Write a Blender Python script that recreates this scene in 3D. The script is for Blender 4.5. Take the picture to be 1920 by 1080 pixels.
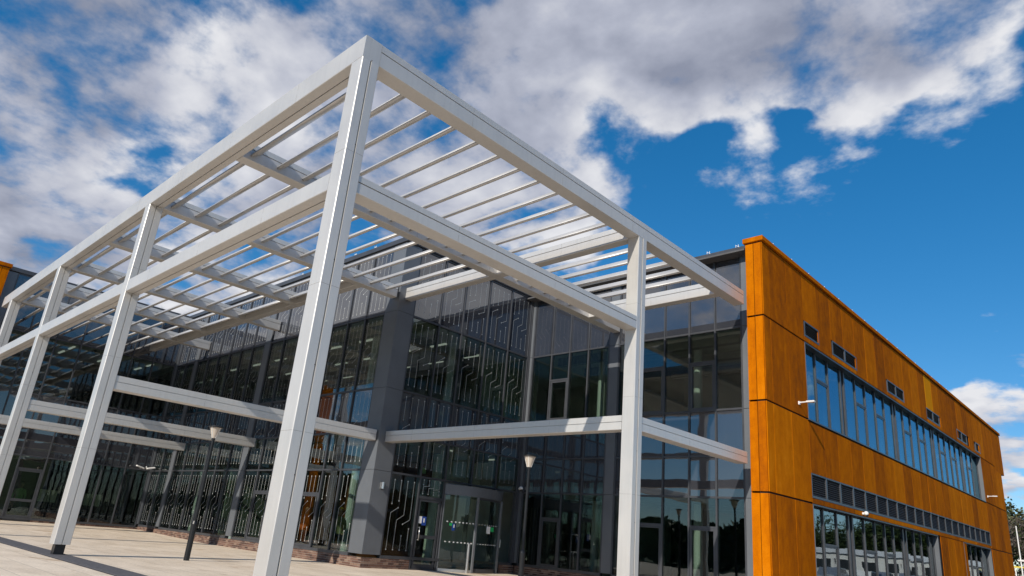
import bpy, bmesh, math, random
from mathutils import Vector, Matrix
random.seed(7)
S = bpy.context.scene
for o in list(bpy.data.objects): bpy.data.objects.remove(o)
COL = S.collection

# ------------------------------------------------------------------ camera
cam = bpy.data.cameras.new('camera'); camo = bpy.data.objects.new('camera', cam); COL.objects.link(camo)
RT = Vector((0.7312633, 0.67688393, 0.08415539)); UP = Vector((0.15900203, -0.28913992, 0.94398965)); FW = Vector((-0.6633041, 0.67692411, 0.31906333))
M = Matrix((RT, UP, -FW)).transposed().to_4x4(); M.translation = (9.6049, -5.2270, 1.25)
camo.matrix_world = M
cam.sensor_width = 36; cam.lens = 1283.247 / 1920 * 36
cam.shift_x = -7.811 / 1920; cam.shift_y = 40.771 / 1920
cam.clip_start = 0.1; cam.clip_end = 6000
S.camera = camo
S.cycles.max_bounces = 7; S.cycles.glossy_bounces = 4; S.cycles.diffuse_bounces = 3; S.cycles.transparent_max_bounces = 10; S.cycles.caustics_reflective = False; S.cycles.caustics_refractive = False
S.render.resolution_x = 1024; S.render.resolution_y = 576

# ------------------------------------------------------------------ sun, sky, exposure
SUNV = Vector((-0.21, 0.84, -0.50)).normalized()          # direction the light travels
sun = bpy.data.lights.new('sun', 'SUN'); suno = bpy.data.objects.new('sun', sun); COL.objects.link(suno)
sun.energy = 4.6; sun.angle = math.radians(0.5); sun.color = (1.0, 0.92, 0.80)
suno.rotation_euler = SUNV.to_track_quat('-Z', 'Y').to_euler(); suno.location = (20, -40, 40)
S.view_settings.view_transform = 'Standard'; S.view_settings.look = 'None'
S.view_settings.exposure = 0.0; S.view_settings.gamma = 1.0; S.view_settings.use_curve_mapping = False

CLOUDS = [(-0.877,0.066,0.477,9,1.0),(-0.804,0.183,0.566,10,0.9),(-0.689,0.339,0.640,9,0.9),(-0.575,0.500,0.648,9,1.0),(-0.455,0.602,0.656,8,1.0),(-0.336,0.672,0.659,7,1.0),(-0.259,0.734,0.628,6.5,1.3),(-0.184,0.773,0.608,6,1.4),(-0.111,0.781,0.614,5.5,1.2),(-0.568,0.356,0.742,15,1),(-0.758,0.098,0.645,15,1),(-0.319,0.572,0.756,12,1),(-0.149,0.699,0.699,9,0.9),(-0.910,0.110,0.400,6,0.9),(-0.863,0.163,0.479,5,0.7),(-0.788,0.395,0.472,9,0.95),(-0.709,0.518,0.479,8,1.0),(-0.608,0.568,0.556,7,1.0),(-0.568,0.655,0.499,6,0.65),(-0.855,0.356,0.376,7,1.0),(-0.916,0.271,0.296,7,0.95),(-0.945,0.140,0.297,7,1.0),(-0.782,0.498,0.374,8,1.0),(-0.434,0.766,0.474,4.5,0.36),(-0.356,0.784,0.508,3,0.12),(-0.129,0.978,0.166,3.6,1.2),(-0.139,0.962,0.234,2.4,0.7),(-0.792,0.280,0.542,8,-.75),(-0.503,0.625,0.597,5,-.65),(-0.913,0.213,0.347,6,-.5),(-0.950,0.203,0.237,6,0.9),
    # the rest of the sky, out of the frame: scattered cumulus of the same kind
    (0.5,-0.6,0.6,16,.9),(-0.5,-0.7,0.45,14,.9),(0.9,0.1,0.4,13,.9),(0.2,-0.9,0.25,12,.9),(0.75,0.6,0.3,9,.9),(-0.1,-0.2,0.95,14,.8),(0.8,-0.5,0.2,10,.8),(-0.85,-0.45,0.25,10,.9),(0.45,0.75,0.5,9,.8),(0.6,0.78,0.12,7,.8)]
world = bpy.data.worlds.new('World'); S.world = world; world.use_nodes = True
world.cycles.sampling_method = 'MANUAL'; world.cycles.sample_map_resolution = 256
def build_world():
    nt = world.node_tree; N = nt.nodes; L = nt.links; N.clear()
    out = N.new('ShaderNodeOutputWorld'); bg = N.new('ShaderNodeBackground'); bg.inputs[1].default_value = 0.14
    sky = N.new('ShaderNodeTexSky'); sky.sky_type = 'NISHITA'; sky.sun_disc = False
    sky.sun_elevation = math.asin(-SUNV.z); sky.sun_rotation = math.atan2(-SUNV.x, -SUNV.y)
    sky.altitude = 1800; sky.air_density = 1.0; sky.dust_density = 0.0; sky.ozone_density = 3.0
    hs = N.new('ShaderNodeHueSaturation'); hs.inputs['Saturation'].default_value = 1.61; hs.inputs['Value'].default_value = 1.45
    gm = N.new('ShaderNodeGamma'); gm.inputs[1].default_value = .70; L.new(sky.outputs[0], gm.inputs[0]); L.new(gm.outputs[0], hs.inputs['Color'])
    tc = N.new('ShaderNodeTexCoord'); nv = N.new('ShaderNodeVectorMath'); nv.operation = 'NORMALIZE'; L.new(tc.outputs['Generated'], nv.inputs[0])
    def math_(op, a, b=None, c=None):
        n = N.new('ShaderNodeMath'); n.operation = op
        for i, v in enumerate((a, b, c)):
            if v is None: continue
            if isinstance(v, (int, float)): n.inputs[i].default_value = v
            else: L.new(v, n.inputs[i])
        return n.outputs[0]
    def noise(vec, scale, detail=8, rough=.55, dist=0.0):
        n = N.new('ShaderNodeTexNoise'); n.inputs['Scale'].default_value = scale; n.inputs['Detail'].default_value = detail
        n.inputs['Roughness'].default_value = rough; n.inputs['Distortion'].default_value = dist; L.new(vec, n.inputs['Vector']); return n.outputs['Fac']
    def smooth(v, a, b, c=0, d=1):
        n = N.new('ShaderNodeMapRange'); n.interpolation_type = 'SMOOTHSTEP'
        for i, x in zip((1, 2, 3, 4), (a, b, c, d)): n.inputs[i].default_value = x
        L.new(v, n.inputs[0]); return n.outputs[0]
    sp = N.new('ShaderNodeSeparateXYZ'); L.new(nv.outputs[0], sp.inputs[0])
    dz = math_('ADD', math_('MAXIMUM', sp.outputs[2], 0.0), 0.25)
    pv = N.new('ShaderNodeVectorMath'); pv.operation = 'DIVIDE'; L.new(nv.outputs[0], pv.inputs[0])
    cmb = N.new('ShaderNodeCombineXYZ')
    for i in range(3): L.new(dz, cmb.inputs[i])
    L.new(cmb.outputs[0], pv.inputs[1]); P = pv.outputs[0]
    # wobble the lookup direction so the cloud banks get ragged outlines
    wn = N.new('ShaderNodeTexNoise'); wn.inputs['Scale'].default_value = 3.2; wn.inputs['Detail'].default_value = 5; L.new(P, wn.inputs['Vector'])
    ws = N.new('ShaderNodeVectorMath'); ws.operation = 'SUBTRACT'; L.new(wn.outputs['Color'], ws.inputs[0]); ws.inputs[1].default_value = (.5, .5, .5)
    wm = N.new('ShaderNodeVectorMath'); wm.operation = 'SCALE'; L.new(ws.outputs[0], wm.inputs[0]); wm.inputs['Scale'].default_value = 0.22
    wa = N.new('ShaderNodeVectorMath'); wa.operation = 'ADD'; L.new(nv.outputs[0], wa.inputs[0]); L.new(wm.outputs[0], wa.inputs[1])
    wd = N.new('ShaderNodeVectorMath'); wd.operation = 'NORMALIZE'; L.new(wa.outputs[0], wd.inputs[0])
    field = None
    for (x, y, z, r, w) in CLOUDS:
        v = Vector((x, y, z)).normalized()
        dt = N.new('ShaderNodeVectorMath'); dt.operation = 'DOT_PRODUCT'; L.new(wd.outputs[0], dt.inputs[0]); dt.inputs[1].default_value = v
        m = smooth(dt.outputs['Value'], math.cos(math.radians(r * 1.25)), math.cos(math.radians(r * .15)), 0, w)
        field = m if field is None else math_('ADD', field, m)
    full = field
    field = math_('MINIMUM', field, .76)
    n1 = noise(P, 3.1, 6, .56, .25)
    nb = noise(P, 9.0, 6, .6)
    dens_raw = math_('ADD', math_('ADD', field, math_('MULTIPLY', math_('SUBTRACT', n1, .5), 2.9)), math_('MULTIPLY', math_('SUBTRACT', nb, .5), 1.25))
    dens = smooth(dens_raw, .28, .84)
    # shading of the cloud body: thick banks turn grey, sunward billows stay white
    off = N.new('ShaderNodeVectorMath'); off.operation = 'ADD'; L.new(P, off.inputs[0]); off.inputs[1].default_value = (-SUNV.x * .12, -SUNV.y * .12, .07)
    n2 = noise(off.outputs[0], 3.1, 4, .56, .25)
    lit = math_('MULTIPLY', math_('SUBTRACT', n1, n2), 2.0)
    thick = smooth(math_('ADD', full, math_('MULTIPLY', math_('SUBTRACT', n1, .5), 2.0)), .5, 2.6)
    bright = math_('ADD', math_('ADD', math_('SUBTRACT', .80, math_('MULTIPLY', thick, .55)), lit), math_('MULTIPLY', math_('SUBTRACT', nb, .5), .7))
    cr = N.new('ShaderNodeValToRGB'); e = cr.color_ramp.elements
    e[0].position = 0.0; e[0].color = (1.9, 2.1, 2.75, 1); e[1].position = 1.0; e[1].color = (5.7, 5.75, 6.0, 1)
    m2 = e.new(.45); m2.color = (3.2, 3.4, 4.1, 1)
    L.new(bright, cr.inputs[0])
    mx = N.new('ShaderNodeMix'); mx.data_type = 'RGBA'; L.new(dens, mx.inputs[0]); L.new(hs.outputs[0], mx.inputs[6]); L.new(cr.outputs[0], mx.inputs[7])
    L.new(mx.outputs[2], bg.inputs[0]); L.new(bg.outputs[0], out.inputs[0])
build_world()

# ------------------------------------------------------------------ materials
MATS = {}
def nodes_of(name):
    m = bpy.data.materials.new(name); m.use_nodes = True; MATS[name] = m
    return m, m.node_tree.nodes, m.node_tree.links, m.node_tree.nodes['Principled BSDF']
def tnode(N, L, typ, vec=None, **kw):
    n = N.new(typ)
    for k, v in kw.items(): n.inputs[k].default_value = v
    if vec is not None: L.new(vec, n.inputs['Vector'])
    return n
def objcoord(N, L, scale=(1, 1, 1), rand=0):
    tc = N.new('ShaderNodeTexCoord'); mp = N.new('ShaderNodeMapping'); mp.inputs['Scale'].default_value = scale
    g = N.new('ShaderNodeNewGeometry'); L.new(g.outputs['Position'], mp.inputs['Vector'])
    if rand:
        oi = N.new('ShaderNodeObjectInfo'); c = N.new('ShaderNodeCombineXYZ'); mu = N.new('ShaderNodeMath'); mu.operation = 'MULTIPLY'; mu.inputs[1].default_value = rand
        L.new(oi.outputs['Random'], mu.inputs[0]); L.new(mu.outputs[0], c.inputs[0]); L.new(mu.outputs[0], c.inputs[2]); L.new(c.outputs[0], mp.inputs['Location'])
    return mp.outputs[0]
def ramp(N, L, fac, stops):
    r = N.new('ShaderNodeValToRGB'); e = r.color_ramp.elements
    e[0].position = stops[0][0]; e[0].color = (*stops[0][1], 1); e[1].position = stops[-1][0]; e[1].color = (*stops[-1][1], 1)
    for p, c in stops[1:-1]: x = e.new(p); x.color = (*c, 1)
    L.new(fac, r.inputs[0]); return r.outputs[0]
def bump(N, L, h, b, strength=.2, dist=.02):
    n = N.new('ShaderNodeBump'); n.inputs['Strength'].default_value = strength; n.inputs['Distance'].default_value = dist; L.new(h, n.inputs['Height']); L.new(n.outputs[0], b.inputs['Normal'])
def plain(name, col, rough=.5, metal=0., var=.12, scale=3., emit=None, spec=.5):
    m, N, L, b = nodes_of(name)
    v = objcoord(N, L, (scale,) * 3)
    n = tnode(N, L, 'ShaderNodeTexNoise', v, Scale=1.0, Detail=5.0)
    lo = tuple(c * (1 - var) for c in col); hi = tuple(min(1, c * (1 + var)) for c in col)
    L.new(ramp(N, L, n.outputs['Fac'], [(.3, lo), (.7, hi)]), b.inputs['Base Color'])
    b.inputs['Roughness'].default_value = rough; b.inputs['Metallic'].default_value = metal; b.inputs['Specular IOR Level'].default_value = spec
    if emit: b.inputs['Emission Color'].default_value = (*emit[0], 1); b.inputs['Emission Strength'].default_value = emit[1]
    return m
def coated():
    m, N, L, b = nodes_of('white_coated_metal')
    v = objcoord(N, L, (1.2, 1.2, 1.2), 20)
    n = tnode(N, L, 'ShaderNodeTexNoise', v, Scale=1.0, Detail=6.0, Roughness=.6)
    n2 = tnode(N, L, 'ShaderNodeTexNoise', objcoord(N, L, (14, 14, 1.2), 9), Scale=1.0, Detail=4.0)
    mm = N.new('ShaderNodeMath'); mm.operation = 'MULTIPLY'; L.new(n.outputs['Fac'], mm.inputs[0]); L.new(n2.outputs['Fac'], mm.inputs[1])
    L.new(ramp(N, L, mm.outputs[0], [(.10, (.55, .54, .525)), (.25, (.585, .575, .56)), (.4, (.60, .59, .575))]), b.inputs['Base Color'])
    L.new(ramp(N, L, n.outputs['Fac'], [(.3, (.32,) * 3), (.7, (.44,) * 3)]), b.inputs['Roughness'])
    b.inputs['Metallic'].default_value = .35
coated()
plain('anthracite_frame', (.060, .064, .074), .38, .2, .15)
plain('anthracite_panel', (.128, .140, .158), .45, .15, .08, 1.2)
plain('door_grey', (.20, .215, .235), .4, .3, .08)
plain('dark_joint', (.012, .010, .010), .8, 0, .2)
plain('groove_dark', (.26, .25, .24), .7, 0, .2)
plain('black_metal', (.014, .015, .017), .35, .3, .2)
plain('brushed_steel', (.60, .60, .60), .28, .9, .08, 20)
plain('white_plastic', (.78, .78, .77), .45, 0, .05)

plain('dark_plastic', (.02, .02, .022), .3, 0, .1)
plain('granite_dark', (.10, .097, .105), .75, 0, .3, 14)
plain('interior_floor', (.16, .16, .155), .5, 0, .2)
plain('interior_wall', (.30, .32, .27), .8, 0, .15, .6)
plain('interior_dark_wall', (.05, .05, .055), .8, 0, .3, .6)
plain('ceiling_tile', (.42, .45, .40), .85, 0, .15, .8)
plain('concrete_slab', (.22, .23, .22), .85, 0, .15)
plain('lamp_glow', (.9, .9, .85), .5, 0, .02, emit=((1, .97, .88), .45))
plain('lamp_diffuser', (.50, .44, .38), .25, 0, .06)
plain('roof_felt', (.09, .09, .095), .9)
plain('timber_wall', (.20, .075, .028), .55, 0, .3, 2)
plain('skin', (.50, .30, .22), .55, 0, .06, 8); plain('hair_brown', (.05, .03, .018), .7)
plain('cloth_olive', (.17, .17, .09), .85, 0, .15, 9); plain('cloth_green', (.18, .34, .10), .8, 0, .15, 9); plain('cloth_orange', (.80, .12, .05), .7, 0, .15, 9)
plain('cloth_navy', (.02, .025, .045), .85); plain('cap_yellow', (.60, .42, .06), .7)
plain('board_cream', (.52, .54, .40), .6, 0, .06); plain('blind_fabric', (.62, .63, .58), .85, 0, .05)
plain('sign_green', (.02, .42, .12), .5, 0, .05); plain('sign_blue', (.015, .06, .30), .5, 0, .05); plain('sign_white', (.82, .82, .82), .5, 0, .03); plain('exit_green', (.32, .50, .20), .5, 0, .05)
plain('caravan_white', (.74, .73, .70), .45, 0, .08); plain('caravan_cream', (.60, .56, .38), .5, 0, .1); plain('caravan_window', (.03, .035, .04), .1); plain('yellow_paint', (.70, .55, .05), .5)
plain('asphalt', (.055, .055, .057), .9, 0, .2, 6); plain('tyre_rubber', (.015, .015, .015), .8); plain('car_silver', (.40, .42, .45), .3, .6)
plain('bark', (.075, .055, .04), .95, 0, .35, 6)

def corten(name, stops, rough=.72):
    m, N, L, b = nodes_of(name)
    big = tnode(N, L, 'ShaderNodeTexNoise', objcoord(N, L, (.9, .9, .38), 60), Scale=1.0, Detail=7.0, Roughness=.62)
    st = tnode(N, L, 'ShaderNodeTexNoise', objcoord(N, L, (5, 5, .16), 40), Scale=1.0, Detail=5.0, Roughness=.6)
    fine = tnode(N, L, 'ShaderNodeTexNoise', objcoord(N, L, (38, 38, 30)), Scale=1.0, Detail=4.0, Roughness=.7)
    mid = tnode(N, L, 'ShaderNodeTexNoise', objcoord(N, L, (3.6, 3.6, 2.4), 25), Scale=1.0, Detail=6.0, Roughness=.65)
    oi = N.new('ShaderNodeObjectInfo')
    def mad(a, k, c):
        n = N.new('ShaderNodeMath'); n.operation = 'MULTIPLY_ADD'; L.new(a, n.inputs[0]); n.inputs[1].default_value = k
        if isinstance(c, float): n.inputs[2].default_value = c
        else: L.new(c, n.inputs[2])
        return n.outputs[0]
    f = mad(big.outputs['Fac'], .55, mad(mid.outputs['Fac'], .55, mad(st.outputs['Fac'], .30, mad(fine.outputs['Fac'], .50, mad(oi.outputs['Random'], .34, -.66)))))
    L.new(ramp(N, L, f, stops), b.inputs['Base Color'])
    b.inputs['Roughness'].default_value = .9; b.inputs['Specular IOR Level'].default_value = .03
    bump(N, L, fine.outputs['Fac'], b, .25, .004)
corten('weathering_steel', [(.16, (.20, .055, .006)), (.34, (.34, .087, .002)), (.50, (.45, .122, .001)), (.64, (.53, .152, .001)), (.86, (.64, .21, .006))])
corten('weathering_steel_ochre', [(.2, (.46, .165, .003)), (.5, (.62, .235, .003)), (.8, (.70, .27, .004))])

def glass(name, tint, ior, wav=.35, col=(.92, .96, 1)):
    m, N, L, b = nodes_of(name); N.remove(b); out = N['Material Output']
    tr = N.new('ShaderNodeBsdfTransparent'); tr.inputs[0].default_value = (*tint, 1)
    gl = N.new('ShaderNodeBsdfGlossy'); gl.inputs['Roughness'].default_value = .0; gl.inputs[0].default_value = (*col, 1)
    fr = N.new('ShaderNodeFresnel'); gg = N.new('ShaderNodeNewGeometry'); mi = N.new('ShaderNodeMapRange'); mi.inputs[3].default_value = ior; mi.inputs[4].default_value = 1 / ior; L.new(gg.outputs['Backfacing'], mi.inputs[0]); L.new(mi.outputs[0], fr.inputs['IOR'])
    wv = tnode(N, L, 'ShaderNodeTexNoise', objcoord(N, L, (1.0, 1.0, .7), 30), Scale=1.0, Detail=1.5)
    bp = N.new('ShaderNodeBump'); bp.inputs['Strength'].default_value = wav; bp.inputs['Distance'].default_value = .012; L.new(wv.outputs['Fac'], bp.inputs['Height'])
    L.new(bp.outputs[0], gl.inputs['Normal'])
    mx = N.new('ShaderNodeMixShader'); L.new(fr.outputs[0], mx.inputs[0]); L.new(tr.outputs[0], mx.inputs[1]); L.new(gl.outputs[0], mx.inputs[2]); L.new(mx.outputs[0], out.inputs[0])
glass('vision_glass', (.64, .71, .67), 1.75)
glass('mirror_glass', (.45, .5, .52), 3.4, col=(.46, .80, 1.0))
glass('neutral_mirror_glass', (.45, .5, .52), 2.6, .3, (.80, .88, .92))
glass('clear_glass', (.72, .78, .74), 1.5, .15)
def frit():
    m, N, L, b = nodes_of('frit_white'); out = N['Material Output']; b.inputs['Base Color'].default_value = (.72, .75, .75, 1); b.inputs['Roughness'].default_value = .5
    tr = N.new('ShaderNodeBsdfTransparent'); mx = N.new('ShaderNodeMixShader'); mx.inputs[0].default_value = .52
    L.new(tr.outputs[0], mx.inputs[1]); L.new(b.outputs[0], mx.inputs[2]); L.new(mx.outputs[0], out.inputs[0])
frit()
def spandrel():
    m, N, L, b = nodes_of('spandrel_glass')
    n = tnode(N, L, 'ShaderNodeTexNoise', objcoord(N, L, (1.0, 1.0, .7), 30), Scale=1.0, Detail=1.5)
    L.new(ramp(N, L, n.outputs['Fac'], [(.3, (.030, .033, .042)), (.7, (.040, .043, .053))]), b.inputs['Base Color'])
    b.inputs['Roughness'].default_value = .02; b.inputs['IOR'].default_value = 2.15
    bump(N, L, n.outputs['Fac'], b, .35, .012)
spandrel()
def brick():
    m, N, L, b = nodes_of('brick_red')
    oi = N.new('ShaderNodeNewGeometry')
    n = tnode(N, L, 'ShaderNodeTexNoise', objcoord(N, L, (30, 30, 30)), Scale=1.0, Detail=5.0)
    r = ramp(N, L, oi.outputs['Random Per Island'], [(0, (.075, .042, .034)), (.35, (.14, .072, .053)), (.7, (.20, .112, .082)), (1, (.28, .19, .14))])
    mx = N.new('ShaderNodeMix'); mx.data_type = 'RGBA'; mx.blend_type = 'MULTIPLY'; mx.inputs[0].default_value = .6
    L.new(r, mx.inputs[6]); L.new(ramp(N, L, n.outputs['Fac'], [(.3, (.5, .5, .5)), (.7, (1, 1, 1))]), mx.inputs[7]); L.new(mx.outputs[2], b.inputs['Base Color'])
    b.inputs['Roughness'].default_value = .9; bump(N, L, n.outputs['Fac'], b, .4, .006)
brick(); plain('mortar', (.36, .33, .29), .95, 0, .15, 20)
def paving():
    m, N, L, b = nodes_of('paving_stone')
    v = objcoord(N, L, (1, 1, 1))
    br = N.new('ShaderNodeTexBrick'); L.new(v, br.inputs['Vector']); br.inputs['Scale'].default_value = 1.0
    br.inputs['Brick Width'].default_value = .9; br.inputs['Row Height'].default_value = .6; br.inputs['Mortar Size'].default_value = .009
    br.inputs['Color1'].default_value = (.78, .655, .52, 1); br.inputs['Color2'].default_value = (.85, .725, .585, 1); br.inputs['Mortar'].default_value = (.55, .47, .37, 1)
    n = tnode(N, L, 'ShaderNodeTexNoise', objcoord(N, L, (.55, 1.2, 1)), Scale=1.0, Detail=8.0, Roughness=.65)
    n2 = tnode(N, L, 'ShaderNodeTexNoise', objcoord(N, L, (22, 22, 22)), Scale=1.0, Detail=5.0)
    st = tnode(N, L, 'ShaderNodeTexNoise', objcoord(N, L, (.9, .9, 1)), Scale=1.0, Detail=4.0, Distortion=.6)
    a = N.new('ShaderNodeMix'); a.data_type = 'RGBA'; a.blend_type = 'MULTIPLY'; a.inputs[0].default_value = .8
    L.new(br.outputs['Color'], a.inputs[6]); L.new(ramp(N, L, n.outputs['Fac'], [(.28, (.70, .66, .60)), (.5, (.95, .94, .92)), (.7, (1.1, 1.1, 1.1))]), a.inputs[7])
    c = N.new('ShaderNodeMix'); c.data_type = 'RGBA'; c.blend_type = 'MULTIPLY'; c.inputs[0].default_value = .5
    L.new(a.outputs[2], c.inputs[6]); L.new(ramp(N, L, n2.outputs['Fac'], [(.3, (.7, .7, .7)), (.7, (1.1, 1.1, 1.1))]), c.inputs[7])
    d = N.new('ShaderNodeMix'); d.data_type = 'RGBA'; d.blend_type = 'MULTIPLY'; d.inputs[0].default_value = 1
    L.new(c.outputs[2], d.inputs[6]); L.new(ramp(N, L, st.outputs['Fac'], [(.28, (.66, .55, .44)), (.37, (1, 1, 1))]), d.inputs[7])
    L.new(d.outputs[2], b.inputs['Base Color']); b.inputs['Roughness'].default_value = .8
    bump(N, L, n2.outputs['Fac'], b, .25, .004)
paving()
def grass():
    m, N, L, b = nodes_of('grass_ground')
    n = tnode(N, L, 'ShaderNodeTexNoise', objcoord(N, L, (.15, .15, 1)), Scale=1.0, Detail=8.0)
    L.new(ramp(N, L, n.outputs['Fac'], [(.3, (.035, .050, .018)), (.7, (.085, .095, .035))]), b.inputs['Base Color']); b.inputs['Roughness'].default_value = .95
grass()
def leaf(name, c1, c2):
    m, N, L, b = nodes_of(name)
    g = N.new('ShaderNodeNewGeometry'); L.new(ramp(N, L, g.outputs['Random Per Island'], [(0, c1), (1, c2)]), b.inputs['Base Color'])
    b.inputs['Roughness'].default_value = .6; b.inputs['Specular IOR Level'].default_value = .3
leaf('leaf_dark', (.020, .038, .012), (.060, .090, .022)); leaf('leaf_olive', (.050, .060, .020), (.12, .12, .045)); leaf('leaf_bare', (.055, .045, .035), (.11, .09, .07))

# ------------------------------------------------------------------ mesh helpers
WLOC = {}; CACHE = {}
def link(o, wloc, parent):
    wloc = Vector(wloc); COL.objects.link(o); WLOC[o.name] = wloc
    if parent is not None:
        o.parent = parent; o.location = wloc - WLOC[parent.name]
    else: o.location = wloc
    return o
def tag(o, label, cat, group=None):
    o['label'] = label; o['category'] = cat
    if group: o['group'] = group
    return o
def thing(name, loc, label, cat, group=None):
    o = bpy.data.objects.new(name, None); o.empty_display_size = .3; link(o, loc, None); return tag(o, label, cat, group)
def mesh_of(verts, faces, mat, name='mesh', smooth=False):
    me = bpy.data.meshes.new(name); me.from_pydata([tuple(v) for v in verts], [], faces); me.update()
    if not isinstance(mat, (list, tuple)): mat = [mat]
    for m in mat: me.materials.append(MATS[m])
    if smooth: me.polygons.foreach_set('use_smooth', [True] * len(me.polygons))
    return me
def part(name, me, loc, parent, rot=None, label=None):
    o = bpy.data.objects.new(name, me); link(o, loc, parent)
    if rot: o.rotation_euler = rot
    if label: o['label'] = label
    return o
BF = [(0, 3, 2, 1), (4, 5, 6, 7), (0, 1, 5, 4), (1, 2, 6, 5), (2, 3, 7, 6), (3, 0, 4, 7)]
def boxv(x0, y0, z0, x1, y1, z1):
    return [(x0, y0, z0), (x1, y0, z0), (x1, y1, z0), (x0, y1, z0), (x0, y0, z1), (x1, y0, z1), (x1, y1, z1), (x0, y1, z1)]
class MB:
    def __init__(s): s.v = []; s.f = []
    def add(s, v, f): k = len(s.v); s.v += list(v); s.f += [tuple(i + k for i in q) for q in f]; return s
    def box(s, x0, y0, z0, x1, y1, z1): return s.add(boxv(min(x0, x1), min(y0, y1), min(z0, z1), max(x0, x1), max(y0, y1), max(z0, z1)), BF)
    def tube(s, a, b, r0, r1=None, n=10, cap=True):
        a = Vector(a); b = Vector(b); r1 = r0 if r1 is None else r1; d = (b - a).normalized()
        u = d.orthogonal().normalized(); w = d.cross(u); vs = []
        for p, r in ((a, r0), (b, r1)):
            for i in range(n): t = 2 * math.pi * i / n; vs.append(p + u * r * math.cos(t) + w * r * math.sin(t))
        fs = [(i, (i + 1) % n, n + (i + 1) % n, n + i) for i in range(n)]
        if cap: fs += [tuple(range(n))[::-1], tuple(range(n, 2 * n))]
        return s.add(vs, fs)
    def mesh(s, mat, name='mesh', smooth=False): return mesh_of(s.v, s.f, mat, name, smooth)
def cbox(dx, dy, dz, mat, ch=0.0):
    """box centred on its own origin, cached by size so that alike pieces share mesh data; ch chamfers its edges"""
    k = ('b', round(dx, 4), round(dy, 4), round(dz, 4), mat, ch)
    if k not in CACHE:
        if ch:
            bm = bmesh.new(); bmesh.ops.create_cube(bm, size=1, matrix=Matrix.Diagonal((dx, dy, dz, 1)))
            bmesh.ops.bevel(bm, geom=list(bm.edges), offset=ch, segments=1, affect='EDGES')
            me = bpy.data.meshes.new('piece'); bm.to_mesh(me); bm.free(); me.materials.append(MATS[mat]); CACHE[k] = me
        else: CACHE[k] = mesh_of(boxv(-dx / 2, -dy / 2, -dz / 2, dx / 2, dy / 2, dz / 2), BF, mat, 'piece')
    return CACHE[k]
def bar(name, x0, y0, z0, x1, y1, z1, mat, parent, ch=0.0, label=None, rot=None):
    me = cbox(abs(x1 - x0), abs(y1 - y0), abs(z1 - z0), mat, ch)
    return part(name, me, ((x0 + x1) / 2, (y0 + y1) / 2, (z0 + z1) / 2), parent, rot, label)
def profile(w, h, notches=(), ch=.010):
    """counter-clockwise outline of a w x h hollow-section casing with corner chamfers and recessed joints (side, position, width, depth)"""
    nt = {s: (p, a, dp) for s, p, a, dp in notches}; P = []
    P += [(ch, 0)]
    if 'B' in nt: p, a, dp = nt['B']; P += [(p - a / 2, 0), (p - a / 2, dp), (p + a / 2, dp), (p + a / 2, 0)]
    P += [(w - ch, 0), (w, ch)]
    if 'R' in nt: p, a, dp = nt['R']; P += [(w, p - a / 2), (w - dp, p - a / 2), (w - dp, p + a / 2), (w, p + a / 2)]
    P += [(w, h - ch), (w - ch, h)]
    if 'T' in nt: p, a, dp = nt['T']; P += [(p + a / 2, h), (p + a / 2, h - dp), (p - a / 2, h - dp), (p - a / 2, h)]
    P += [(ch, h), (0, h - ch)]
    if 'L' in nt: p, a, dp = nt['L']; P += [(0, p + a / 2), (dp, p + a / 2), (dp, p - a / 2), (0, p - a / 2)]
    P += [(0, ch)]
    return P
def extrude(P, length, axis, mat, name='mesh', smooth=False):
    n = len(P); vs = []
    for t in (0, length):
        for (s, h) in P: vs.append((t, s, h) if axis == 'x' else (s, t, h) if axis == 'y' else (s, h, t))
    fs = [(i, (i + 1) % n, n + (i + 1) % n, n + i) for i in range(n)] + [tuple(range(n))[::-1], tuple(range(n, 2 * n))]
    if axis == 'y': fs = [f[::-1] for f in fs]
    return mesh_of(vs, fs, mat, name, smooth)

# ------------------------------------------------------------------ the ground
def struct(o): o['kind'] = 'structure'; return o
def sheet(name, xs, ys, zf, mat):
    vs = [(x, y, zf(x, y)) for y in ys for x in xs]; n = len(xs)
    fs = [(j * n + i, j * n + i + 1, (j + 1) * n + i + 1, (j + 1) * n + i) for j in range(len(ys) - 1) for i in range(n - 1)]
    return struct(part(name, mesh_of(vs, fs, mat), (0, 0, 0), None))
sheet('ground', [-2500, -300, -80, 80, 300, 2500], [-2500, -300, -80, 120, 400, 2500], lambda x, y: -.03, 'grass_ground')
def plaza_z(x, y): return .16 * max(0, min(1, (-x - 22) / 8))
sheet('plaza_paving', [-34, -30.4, -28, -26, -24, -22, -10, 0, 10, 24], [-30, -10, 0, 8.95, 16.3, 17], plaza_z, 'paving_stone')
sheet('road', [24.1, 34], [-80, 200], lambda x, y: -.012, 'asphalt')
sheet('car_park', [1.2, 24], [17.02, 120], lambda x, y: -.010, 'asphalt')
# dark granite band that the front columns stand on, laid as separate setts
band = struct(bpy.data.objects.new('granite_band', None)); link(band, (0, 0, 0), None)
bar('kerb_shadow_strip', -29.6, -.20, -.01, 3.0, -.156, .0035, 'dark_joint', band)  # dark strip standing in for the kerb shadow along the band's front edge
x = 3.0
while x > -29.6:
    w = .9
    xm = x - w / 2
    me = cbox(w - .008, .58, .02, 'granite_dark', .003)
    part('sett', me, (xm, .14, plaza_z(xm, 0) + .002), band)
    x -= w

# ------------------------------------------------------------------ dimensions read from the photograph
H, HB, HM, hM, HL, hL = 9.865, .48, 7.085, .35, 4.49, .368
WC = .363
KX, KY, YB, XLW = -10.297, 8.894, 16.2, -30.35
XC, YC, XF = .632, 15.5, .044
ROWS = [.42, 3.15, 4.49, 6.04, 8.89, 11.62]

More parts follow.
